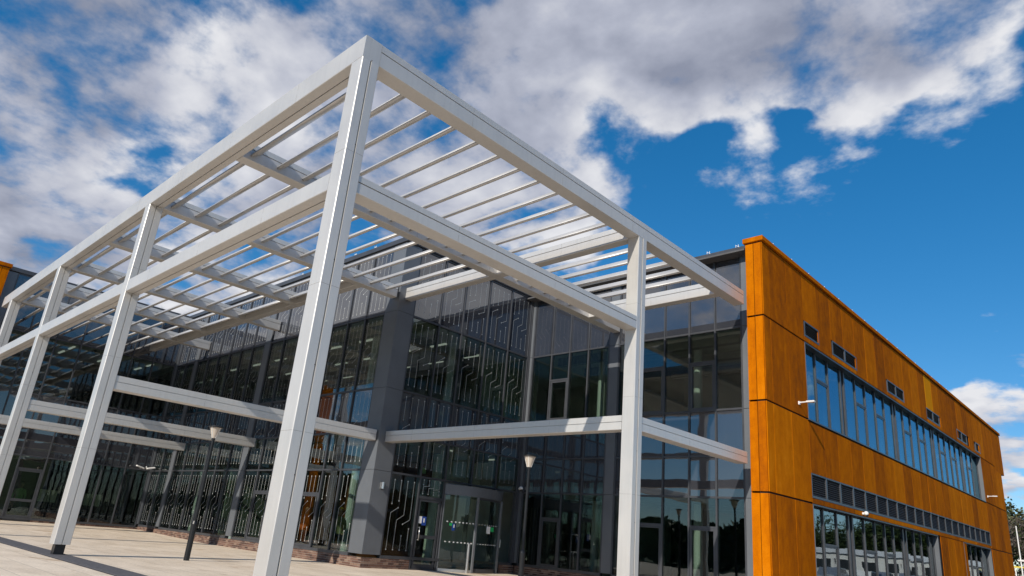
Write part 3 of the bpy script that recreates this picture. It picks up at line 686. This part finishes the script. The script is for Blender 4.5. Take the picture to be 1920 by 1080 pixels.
for i in range(24):
    u = 16.6 + i * 1.62; mb = MB(); mb.tube((XC - .05, u, 11.78), (XC - .05, u, 11.94), .010, .010, 6); mb.tube((XC - .05, u + .09, 11.78), (XC - .05, u + .07, 11.87), .008, .008, 6); mb.tube((XC - .05, u, 11.87), (XC - .05, u + .07, 11.86), .008, .008, 6)
    part('roof_bracket', mb.mesh('white_plastic'), (0, 0, 0), RW)
# windows, recessed .25 m
def strip_window(name, y0, y1, z0, z1, glassm, starts, cas, castop, mid=None):
    FW_ = Facade('x', XC - .25, 1)
    root = FR.box(name, y0, y1, z0, z0 + .05, -.26, .03, 'anthracite_frame', RW)
    FR.box('head_flashing', y0, y1, z1 - .05, z1, -.26, .012, 'anthracite_frame', root)
    FR.box('jamb', y0, y0 + .04, z0 + .051, z1 - .051, -.26, .010, 'anthracite_panel', root); FR.box('jamb', y1 - .04, y1, z0 + .051, z1 - .051, -.26, .010, 'anthracite_panel', root)
    for gi, gr in enumerate(starts):
        for i, u in enumerate(gr):
            w = .04 if 0 < i < len(gr) - 1 else .07
            FW_.box('mullion', u - w, u + w, z0 + .051, z1 - .051, -.08, .06, 'anthracite_frame', root, .004)
        for i, (a, b) in enumerate(zip(gr, gr[1:])):
            p0 = a + (.071 if i == 0 else .041); p1 = b - (.071 if i == len(gr) - 2 else .041)
            rt = (0, random.gauss(0, .0016), random.gauss(0, .0016))
            if i in cas[gi]:
                FW_.box('transom', p0, p1, castop, castop + .07, -.06, .05, 'anthracite_frame', root)
                FW_.box('pane', p0, p1, castop + .071, z1 - .052, -.012, .012, glassm, root, rot=rt)
                fr = MB(); w = .06; zb, zz = z0 + .052, castop - .002
                for (q0, q1, r0, r1) in ((p0, p0 + w, zb, zz), (p1 - w, p1, zb, zz), (p0 + w, p1 - w, zb, zb + w), (p0 + w, p1 - w, zz - w, zz)):
                    A = FW_.pt(q0, r0, -.05); B = FW_.pt(q1, r1, .035); fr.box(*A, *B)
                part('casement_frame', fr.mesh('anthracite_frame'), (0, 0, 0), root)
                FW_.box('pane', p0 + w, p1 - w, zb + w, zz - w, -.012, .012, glassm, root, rot=rt)
            else:
                FW_.box('pane', p0, p1, z0 + .052, z1 - .052, -.012, .012, glassm, root, rot=rt)
    return root
rw = strip_window('ribbon_window', 18.9, 48.0, 6.09, 8.935, 'mirror_glass',
    [[19.0, 20.40, 21.65, 23.03], [23.44, 24.77, 26.03, 27.37, 28.64, 29.96], [30.36, 31.58, 32.88, 34.22, 35.44, 36.78], [37.2, 38.41, 39.63, 40.89, 42.11, 43.41], [43.79, 45.03, 46.29, 47.9]],
    [{1}, {1, 3}, {1, 3}, {1, 3}, {1}], 7.88)
strip_window('ground_window', 18.9, 34.97, .05, 3.27, 'neutral_mirror_glass', [[19.0, 20.33, 21.64, 22.88], [23.30, 24.64, 25.95, 27.24, 28.42, 29.82], [30.28, 31.52, 32.71, 34.08, 34.9]], [{1}, {1, 3}, {1}], 2.0)
strip_window('ground_window', 40.4, 47.6, .05, 3.27, 'neutral_mirror_glass', [[40.5, 41.7, 43.04, 44.42, 45.86, 47.5]], [{2}], 2.0)
FRr = Facade('x', XC - .25, 1)
for (a, b) in ((22.0, 22.85), (29.0, 29.85), (35.7, 36.6), (42.4, 43.3)): FRr.box('blind', a, b, 6.2, 8.2, -.32, -.30, 'blind_fabric', rw)
for (x0, x1, y0, y1, z0, z1, mt) in ((-6, X1 - .3, YC + .8, 54.7, 5.95, 6.05, 'interior_floor'), (-6, X1 - .3, YC + .8, 54.7, 8.95, 9.05, 'ceiling_tile'), (-6, X1 - .3, YC + .8, 54.7, 3.28, 3.36, 'ceiling_tile'), (-6, X1 - .3, YC + .8, 54.7, -.04, .04, 'interior_floor'), (-6.2, -6.0, YC + .8, 54.7, 0, 9, 'interior_wall')):
    bar('interior_surface', x0, y0, z0, x1, y1, z1, mt, RW)
# ventilation grilles
def grille(y0, y1, z0, z1, n, recess=.07):
    gr = frame_mesh(FR, y0, y1, z0, z1, .05, -.12, .004).mesh('anthracite_frame'); o = part('vent_grille', gr, (0, 0, 0), RW)
    me = None
    for i in range(n):
        z = z0 + .10 + (z1 - z0 - .18) * (i + .5) / n
        part('slat', cbox(.085, y1 - y0 - .104, .012, 'anthracite_frame'), (XC - .06, (y0 + y1) / 2, z), o, (0, .72, 0))
    bar('back_plate', XC - .135, y0 + .02, z0 + .02, XC - .122, y1 - .02, z1 - .02, 'dark_joint', o)
for i in range(21): grille(18.9 + MOD * i + .003, 18.9 + MOD * (i + 1) - .003, 3.465, 4.285, 9)
for (a, b) in VENTS:
    n = 1 if b - a < 1.8 else 2
    for k in range(n): grille(a + (b - a) * k / n + .003, a + (b - a) * (k + 1) / n - .003, 9.165, 9.755, 6)

# ------------------------------------------------------------------ weathering-steel wing on the left (only its end shows)
LW = thing('rust_clad_wing', (-29.65, 0, 0), 'rust orange steel clad wing end at the far left edge behind the canopy', 'building')
for z0, z1 in BANDS:
    for (a, b) in ((-.30, .0), (-.62, -.30)):
        part('cladding_panel', cbox(.03, b - a - 2 * g, z1 - z0, 'weathering_steel', .004), (-29.665, (a + b) / 2, (z0 + z1) / 2), LW)
    xx = -29.65
    for k in range(6): part('cladding_panel', cbox(1.37 - 2 * g, .03, z1 - z0, 'weathering_steel', .004), (xx - .05 - 1.37 * (k + .5), -.62 + .012, (z0 + z1) / 2), LW)
bar('backing_wall', -42, -.58, 0, -29.70, -.05, 11.56, 'dark_joint', LW); bar('coping', -42, -.69, 11.61, -29.58, .06, 11.78, 'weathering_steel', LW, .008); bar('coping_joint', -41.9, -.55, 11.563, -29.66, -.06, 11.612, 'dark_joint', LW)

# ------------------------------------------------------------------ street furniture
def lamp_post(x, y, label, grp):
    z = plaza_z(x, y); t = thing('lamp_post', (x, y, z), label, 'lamp post', grp)
    mb = MB(); mb.tube((0, 0, 0), (0, 0, .95), .075, .075, 14); mb.tube((0, 0, .95), (0, 0, 1.03), .08, .06, 14); part('base', mb.mesh('black_metal', smooth=False), (x, y, z), t)
    mb = MB(); mb.tube((0, 0, 1.03), (0, 0, 3.28), .045, .040, 14); mb.tube((0, 0, 3.24), (0, 0, 3.30), .05, .05, 14); part('pole', mb.mesh('black_metal'), (x, y, z), t)
    mb = MB(); mb.tube((0, 0, 3.30), (0, 0, 3.60), .055, .155, 16); ln = part('lantern', mb.mesh('lamp_diffuser'), (x, y, z), t)
    for k in range(4):
        c, s = math.cos(.5 + k * math.pi / 2), math.sin(.5 + k * math.pi / 2); mb = MB(); mb.tube((.057 * c, .057 * s, 3.30), (.16 * c, .16 * s, 3.605), .009, .009, 5); part('rib', mb.mesh('white_plastic'), (x, y, z), ln)
    mb = MB(); mb.tube((0, 0, 3.60), (0, 0, 3.63), .20, .20, 18); mb.tube((0, 0, 3.63), (0, 0, 3.66), .20, .08, 18); part('cap', mb.mesh('black_metal'), (x, y, z), t)
    return t
lamp_post(-10.308, 3.235, 'black lamp post with cone lantern beside the second front canopy column', 'lamp posts in the court')
lamp_post(-3.98, 9.75, 'black lamp post with cone lantern in front of the curved entrance door', 'lamp posts in the court')
def wall_lamp(y, label):
    t = thing('wall_lamp', (XC, y, 6.53), label, 'wall lamp', 'arm lamps on the rust clad wing')
    bar('mount', XC + .001, y - .05, 6.47, XC + .04, y + .05, 6.58, 'white_plastic', t)
    mb = MB(); mb.tube((XC + .04, y, 6.54), (XC + .30, y, 6.545), .025, .022, 8); part('arm', mb.mesh('white_plastic'), (0, 0, 0), t)
    bar('head', XC + .26, y - .07, 6.52, XC + .54, y + .07, 6.575, 'white_plastic', t, .01); bar('lens', XC + .30, y - .05, 6.508, XC + .51, y + .05, 6.519, 'lamp_diffuser', t)
wall_lamp(18.10, 'white arm lamp on the rust cladding at the near end of the ribbon window')
wall_lamp(48.76, 'white arm lamp on the rust cladding at the far end of the ribbon window')
t = thing('wall_light', (KX + .07, 9.23, 2.65), 'small steel wall light on the dark corner panel left of the door', 'wall light')
bar('back_plate', KX + .071, 9.16, 2.55, KX + .09, 9.30, 2.76, 'brushed_steel', t); mb = MB(); mb.tube((KX + .15, 9.23, 2.55), (KX + .15, 9.23, 2.77), .06, .06, 14); part('body', mb.mesh('brushed_steel', smooth=False), (0, 0, 0), t)
def cctv(loc, out, label):
    x, y, z = loc; o = Vector(out); t = thing('security_camera', loc, label, 'security camera', 'white security cameras')
    mb = MB(); mb.tube((0, 0, 0), o * .10, .05, .05, 10); part('mount', mb.mesh('white_plastic'), loc, t)
    bm = bmesh.new(); bmesh.ops.create_uvsphere(bm, u_segments=14, v_segments=8, radius=.085); me = bpy.data.meshes.new('dome'); bm.to_mesh(me); bm.free(); me.materials.append(MATS['white_plastic'])
    part('housing', me, Vector(loc) + o * .13 + Vector((0, 0, .01)), t)
    bm = bmesh.new(); bmesh.ops.create_uvsphere(bm, u_segments=14, v_segments=8, radius=.06); me = bpy.data.meshes.new('lens'); bm.to_mesh(me); bm.free(); me.materials.append(MATS['dark_plastic'])
    part('lens', me, Vector(loc) + o * .15 + Vector((0, 0, -.05)), t)
cctv((KX + .09, 16.11, 3.30), (1, -.3, 0), 'white dome camera in the inner corner right of the curved entrance')
cctv((XC + .004, 23.9, 3.37), (1, 0, 0), 'white dome camera under the vent grilles on the rust clad wing')
t = thing('floodlight', (XLW + .09, 8.70, 3.15), 'white twin head floodlight in the inner corner at the left glass wall', 'floodlight')
mb = MB(); mb.tube((XLW + .1, 8.55, 3.2), (XLW + .45, 8.4, 3.3), .03, .03, 8); part('arm', mb.mesh('white_plastic'), (0, 0, 0), t)
for sg in (-1, 1):
    part('lamp_head', cbox(.18, .40, .07, 'white_plastic', .015), (XLW + .5, 8.35 + sg * .27, 3.26), t, (sg * .25, .1, 0))
t = thing('bollard', (-9.72, 13.12, 0), 'brushed steel bollard in front of the curved entrance glass', 'bollard')
mb = MB(); mb.tube((0, 0, 0), (0, 0, 1.0), .055, .055, 16); part('post', mb.mesh('brushed_steel'), (-9.72, 13.12, 0), t); mb = MB(); mb.tube((0, 0, 1.0), (0, 0, 1.02), .058, .045, 16); part('cap', mb.mesh('brushed_steel'), (-9.72, 13.12, 0), t)
# presentation boards inside the left wing
for i, (yy, lb) in enumerate(((4.72, 'cream presentation board on easel inside, next to the glass door on the left'), (6.75, 'cream presentation board on easel inside, right of the second front column'))):
    t = thing('presentation_board', (-31.5, yy, .16), lb, 'board', 'boards inside the left wing')
    bar('panel', -31.53, yy - .38, 1.12, -31.5, yy + .38, 1.70, 'board_cream', t)
    for (a, b) in ((-.32, -.04), (.32, .04), (0, 0)):
        mb = MB(); mb.tube((-31.48, yy + a, .16), (-31.48, yy + b, 1.75), .014, .014, 6); part('leg', mb.mesh('dark_plastic'), (0, 0, 0), t)

# ------------------------------------------------------------------ people behind the glass
def skin_body(joints, edges, root, mat, loc, parent, name):
    me = bpy.data.meshes.new(name); me.from_pydata([j[:3] for j in joints], edges, []); me.update(); me.materials.append(MATS[mat])
    o = bpy.data.objects.new(name, me); link(o, loc, parent)
    me.attributes if False else None
    sm = o.modifiers.new('skin', 'SKIN'); sm.use_smooth_shade = True
    for i, j in enumerate(joints): me.skin_vertices[0].data[i].radius = (j[3], j[4] if len(j) > 4 else j[3])
    me.skin_vertices[0].data[root].use_root = True
    o.modifiers.new('sub', 'SUBSURF').levels = 1; o.modifiers['sub'].render_levels = 2
    return o
def person(loc, rz, label, top, legs, capm, seated=False):
    t = thing('person', loc, label, 'person'); t.rotation_euler = (0, 0, rz)
    # one continuous body; facing +x in its own frame
    J = [(0, 0, .95, .13, .16), (0, 0, 1.15, .12, .15), (0.01, 0, 1.36, .12, .17), (.01, 0, 1.48, .06), (.02, 0, 1.54, .048), (.035, 0, 1.62, .092, .082), (.03, 0, 1.70, .105, .088), (.02, 0, 1.78, .06),
         (0, .18, 1.41, .062), (.03, .25, 1.16, .050), (.18, .22, .98, .034), (.25, .21, .94, .03),
         (0, -.18, 1.41, .062), (-.02, -.25, 1.16, .050), (.05, -.26, .92, .034), (.08, -.26, .85, .03)]
    E_ = [(0, 1), (1, 2), (2, 3), (3, 4), (4, 5), (5, 6), (6, 7), (2, 8), (8, 9), (9, 10), (10, 11), (2, 12), (12, 13), (13, 14), (14, 15)]
    if seated: L_ = [(.05, .10, .90, .09), (.42, .11, .88, .065), (.44, .11, .45, .05), (.46, .11, .06, .04), (.60, .11, .05, .035), (.05, -.10, .90, .09), (.42, -.11, .88, .065), (.44, -.11, .45, .05), (.46, -.11, .06, .04), (.60, -.11, .05, .035)]
    else: L_ = [(0, .10, .88, .09), (.03, .11, .50, .062), (-.02, .11, .10, .042), (-.02, .11, .05, .04), (.14, .12, .04, .032), (0, -.10, .88, .09), (.0, -.11, .50, .062), (-.04, -.11, .10, .042), (-.04, -.11, .05, .04), (.12, -.12, .04, .032)]
    k = len(J); J += L_; E_ += [(0, k), (k, k + 1), (k + 1, k + 2), (k + 2, k + 3), (k + 3, k + 4), (0, k + 5), (k + 5, k + 6), (k + 6, k + 7), (k + 7, k + 8), (k + 8, k + 9)]
    o = skin_body(J, E_, 0, top, loc, t, 'body')
    m = o.data; m.materials.append(MATS['skin']); m.materials.append(MATS[legs])
    # clothing, skin and trousers by height, in the body's own frame
    mat = bpy.data.materials.new('clothed_body'); mat.use_nodes = True; N = mat.node_tree.nodes; L = mat.node_tree.links; b = N['Principled BSDF']; b.inputs['Roughness'].default_value = .8
    tc = N.new('ShaderNodeTexCoord'); sp = N.new('ShaderNodeSeparateXYZ'); L.new(tc.outputs['Object'], sp.inputs[0])
    mr = N.new('ShaderNodeMapRange'); mr.inputs[1].default_value = 0; mr.inputs[2].default_value = 2.0; L.new(sp.outputs[2], mr.inputs[0])
    cr = N.new('ShaderNodeValToRGB'); cr.color_ramp.interpolation = 'CONSTANT'; e_ = cr.color_ramp.elements
    C_ = {'cloth_olive': (.36, .36, .18, 1), 'cloth_green': (.36, .66, .24, 1), 'cloth_orange': (.95, .20, .06, 1), 'cloth_navy': (.02, .025, .045, 1)}
    e_[0].position = 0; e_[0].color = (.02, .018, .016, 1); e_[1].position = .05; e_[1].color = C_[legs]
    x_ = e_.new(.455); x_.color = C_[top]; x_ = e_.new(.748); x_.color = (.50, .30, .22, 1)
    L.new(mr.outputs[0], cr.inputs[0]); L.new(cr.outputs[0], b.inputs['Base Color']); m.materials.clear(); m.materials.append(mat)
    bm = bmesh.new(); bmesh.ops.create_uvsphere(bm, u_segments=14, v_segments=9, radius=.118)
    for v in bm.verts: v.co.z *= .85; v.co.x *= 1.06
    bmesh.ops.delete(bm, geom=[v for v in bm.verts if v.co.z < -.02 or (v.co.x > .06 and v.co.z < .03)], context='VERTS')
    me = bpy.data.meshes.new('hair'); bm.to_mesh(me); bm.free(); me.materials.append(MATS[capm]); hr = part('cap' if capm == 'cap_yellow' else 'hair', me, Vector(loc) + Vector((.02, 0, 1.73)), t)
    mb = MB(); mb.box(.105, -.014, 1.645, .140, .014, 1.685); part('nose', mb.mesh('skin'), loc, t)
    for s in (-1, 1):
        mb = MB(); mb.box(.108, s * .036 - .012, 1.69, .122, s * .036 + .012, 1.704); part('eye', mb.mesh('dark_plastic'), loc, t)
        hz = (.25, .21, .94) if s > 0 else (.08, -.26, .85)
        for f_ in range(5):
            mb = MB(); a = Vector(hz) + Vector((.01, (f_ - 2) * .014, -.01)); ln = (.055, .07, .075, .07, .055)[f_]; mb.tube(a, a + Vector((ln * .6, (f_ - 2) * .004, -ln * .7)), .009, .007, 6); part('finger', mb.mesh('skin'), loc, t)
    return t
person((-12.62, 9.35, .05), -.7, 'person in olive jacket and yellow cap standing behind the glass near the corner panel', 'cloth_olive', 'cloth_navy', 'cap_yellow')
person((-15.0, 9.45, .05), -1.4, 'person in orange jacket behind the glass beside the near canopy column', 'cloth_orange', 'cloth_navy', 'hair_brown')
person((-31.1, 3.45, .16), -.2, 'person in light green top behind the glass door at far left', 'cloth_green', 'cloth_navy', 'hair_brown')

# ------------------------------------------------------------------ trees, fence, pole beyond the wing
def tree_mesh(h, r, nleaf, seed, leafm, ls=.34, low=.25):
    rd = random.Random(seed); tb = MB(); tips = []
    def limb(p, d, ln, rad, lv):
        q = p + d * ln; tb.tube(p, q, rad, rad * .6, 7, False)
        if lv >= 3: tips.append(q); return
        for k in range(rd.choice((2, 3, 3))):
            nd = (d + Vector((rd.uniform(-.8, .8), rd.uniform(-.8, .8), rd.uniform(-.1, .6)))).normalized(); limb(q, nd, ln * rd.uniform(.6, .85), rad * .58, lv + 1)
        if lv >= 1: tips.append(q)
    limb(Vector((0, 0, -.1)), Vector((rd.uniform(-.05, .05), rd.uniform(-.05, .05), 1)).normalized(), h * .28, h * .022, 0)
    v = []; f = []; cl = []
    for k in range(46):
        while True:
            p = Vector((rd.uniform(-1, 1), rd.uniform(-1, 1), rd.uniform(-1, 1)))
            if p.length < 1: break
        cl.append((Vector((p.x * r, p.y * r, h * (low + (1 - low) * .5) + p.z * h * (1 - low) * .5)), rd.uniform(.16, .34) * r))
    cl += [(t_, r * .25) for t_ in tips]
    for k in range(nleaf):
        c, s = rd.choice(cl); p = c + Vector((rd.gauss(0, .5), rd.gauss(0, .5), rd.gauss(0, .42))) * s
        n = Vector((rd.gauss(0, 1), rd.gauss(0, 1), rd.gauss(.5, 1))).normalized(); u = n.orthogonal().normalized(); w = n.cross(u); a = ls * rd.uniform(.5, 1.2)
        i = len(v); v += [p - u * a * .5, p + w * a * .32, p + u * a * .5, p - w * a * .32]; f.append((i, i + 1, i + 2, i + 3))
    return tb.mesh('bark'), mesh_of(v, f, leafm, 'crown')
TM = [tree_mesh(10, 4.2, 9500, 3, 'leaf_dark', .36, .12), tree_mesh(9, 4.0, 9000, 5, 'leaf_olive', .34, .10), tree_mesh(8, 3.6, 9000, 11, 'leaf_bare', .24, .05)]
def ray_pos(yw, D):
    d = Vector((9.2, yw + 5.2, 0)).normalized(); return Vector((.38, yw, 0)) + d * D, math.atan2(d.y, d.x) - math.pi / 2
def tree(x, y, z, k, sc, rz, label, grp):
    t = thing('tree', (x, y, z), label, 'tree', grp); t.rotation_euler = (0, 0, rz); t.scale = (sc,) * 3
    for nm, me in zip(('trunk', 'crown'), TM[k]): o = bpy.data.objects.new(nm, me); COL.objects.link(o); o.parent = t; WLOC[o.name] = Vector((x, y, z))
    return t
tree(-1.6, 84, 0, 2, 1.02, .3, 'bare brownish shrubby tree just past the far corner of the rust clad wing', 'trees past the rust clad wing')
tree(-3.4, 92, 0, 1, 1.22, 1.1, 'olive green tree at the right edge rising past the rust clad wing', 'trees past the rust clad wing')
tree(-6.2, 88, 0, 0, .98, 2.2, 'dark green pointed tree behind the far end of the rust clad wing', 'trees past the rust clad wing')
tree(0.6, 78, 0, 0, .50, 4.0, 'low dark green tree at the right edge beside the white pole', 'trees past the rust clad wing')
# far belt of woodland across the court: one mass, reflected in the glass
rd = random.Random(21); v = []; f = []
for k in range(26000):
    a = rd.uniform(math.radians(178), math.radians(318)); R1 = 58 + rd.uniform(0, 12); hh = 5.0 + 2.2 * math.sin(a * 9) + 1.4 * math.sin(a * 23 + 1)
    p = Vector((-8 + R1 * math.cos(a), 6 + R1 * math.sin(a), hh * rd.random() ** .7 + rd.gauss(0, .25))); n = Vector((rd.gauss(0, 1), rd.gauss(0, 1), rd.gauss(.3, 1))).normalized(); u = n.orthogonal().normalized(); w = n.cross(u); q = rd.uniform(.35, .9)
    i = len(v); v += [p - u * q, p + w * q * .6, p + u * q, p - w * q * .6]; f.append((i, i + 1, i + 2, i + 3))
wd = part('woodland', mesh_of(v, f, 'leaf_dark', 'woodland'), (0, 0, 0), None); wd['kind'] = 'stuff'; tag(wd, 'dark belt of woodland across the court, seen only reflected in the glass', 'woodland')
for i in range(14):
    p = Vector((4, 0, 0)); yw = 20.5 + i * 2.2; p, rz = ray_pos(yw, 78 + 8 * (i % 3)); tree(p.x, p.y, 0, (0, 0, 1)[i % 3], random.uniform(.9, 1.3) * (.62 if i < 2 else 1), random.uniform(0, 6), 'leafy tree behind the cabins, seen only reflected in the ground windows', 'trees reflected in the ground windows')
t = thing('camera_pole', (.75, 57.0, 0), 'thin white pole with camera arm at the far corner of the rust clad wing', 'pole')
mb = MB(); mb.tube((.75, 57, 0), (.75, 57, 5.3), .05, .035, 10); part('pole', mb.mesh('white_plastic'), (0, 0, 0), t)
part('camera_head', cbox(.55, .14, .12, 'white_plastic', .01), (.85, 57, 2.95), t)
t = thing('fence', (-2, 66, 0), 'pale mesh fence with yellow top rail at the right edge', 'fence')
bar('top_rail', -4, 65.95, 2.62, 2, 66.05, 2.74, 'yellow_paint', t); bar('lower_rail', -4, 65.96, 1.5, 2, 66.04, 1.58, 'white_plastic', t)
for k in range(7): bar('post', -4 + k, 65.96, 0, -3.92 + k, 66.04, 2.615, 'white_plastic', t)

# white cabins and cars on the far side of the road, seen reflected in the ground-floor windows
def cabin(x, y, rz, ln, wall, label):
    t = thing('cabin', (x, y, 0), label, 'cabin', 'white cabins reflected in the windows'); WLOC[t.name] = Vector((0, 0, 0))
    # long side along local x, front towards local -y
    bar('wall', -ln / 2, 0, .5, ln / 2, 3.4, 2.9, wall, t, .02)
    part('roof', extrude([(-.25, 2.9), (1.7, 3.5), (3.65, 2.9)], ln + .4, 'x', 'caravan_white'), (-ln / 2 - .2, 0, .002), t)
    n = int(ln // 2.2)
    for k in range(n):
        u = -ln / 2 + .5 + k * 2.2; w = bar('window', u, -.03, 1.3, u + 1.5, -.002, 2.4, 'caravan_white', t); bar('pane', u + .08, -.04, 1.38, u + 1.42, -.031, 2.32, 'caravan_window', w)
    bar('skirt', -ln / 2 + .1, .1, -.02, ln / 2 - .1, 3.3, .49, 'asphalt', t)
    t.rotation_euler = (0, 0, rz)
CB = [(19.6, 62, 11, 'caravan_cream', 'cream cabin across the car park, seen only reflected in the nearest ground window'), (23.2, 55, 10, 'caravan_white', 'white cabin across the car park, second of the reflected row'), (27.5, 58, 11, 'caravan_white', 'white cabin across the car park, third of the reflected row'),
      (33.0, 56, 10, 'caravan_white', 'white cabin across the car park, fourth of the reflected row'), (41.5, 52, 9, 'caravan_cream', 'cream cabin across the car park, reflected in the far small ground window'), (46.5, 54, 9, 'caravan_white', 'white cabin across the car park, last of the reflected row')]
for yw, D, ln, wl, lb in CB:
    p, rz = ray_pos(yw, D); cabin(p.x, p.y, rz, ln, wl, lb)
def car(x, y, m):
    t = thing('parked_car', (x, y, 0), 'parked car before the cabins, seen only reflected in the ground windows', 'car', 'cars reflected in the windows')
    P = [(0, .35), (0, .75), (.25, .85), (1.1, .95), (1.8, 1.42), (3.3, 1.42), (4.0, .95), (4.3, .85), (4.35, .4)]
    part('body', mesh_of([(sx, p[0], p[1]) for sx in (0, 1.7) for p in P], [tuple(range(9))[::-1], tuple(range(9, 18))] + [(i, (i + 1) % 9, 9 + (i + 1) % 9, 9 + i) for i in range(9)], m), (x, y, 0), t)
    bar('window', x - .01, y + 1.5, .98, x - .002, y + 3.5, 1.32, 'caravan_window', t)
    for yy in (.8, 3.5):
        mb = MB(); mb.tube((-.02, yy, .32), (1.72, yy, .32), .32, .32, 16); part('wheel', mb.mesh('tyre_rubber'), (x, y, 0), t)
for i, yw in enumerate((21.2, 24.5, 26.5, 31.0, 36.0)):
    p, rz = ray_pos(yw, 42); car(p.x, p.y, ('car_silver', 'caravan_white', 'car_silver')[i % 3])
# low hills all round the horizon on the camera's side
hv = []; hf = []; n = 40
for i in range(n + 1):
    a = math.radians(200 + 190 * i / n); R1 = 420; zt = 22 + 16 * math.sin(i * .55) + 9 * math.sin(i * 1.37 + 1)
    hv += [(R1 * math.cos(a), R1 * math.sin(a), -1), ((R1 + 160) * math.cos(a), (R1 + 160) * math.sin(a), zt), ((R1 + 500) * math.cos(a), (R1 + 500) * math.sin(a), -1)]
for i in range(n):
    k = 3 * i; hf += [(k, k + 3, k + 4, k + 1), (k + 1, k + 4, k + 5, k + 2)]
struct(part('hills', mesh_of(hv, hf, 'grass_ground', 'hills', True), (0, 0, 0), None))
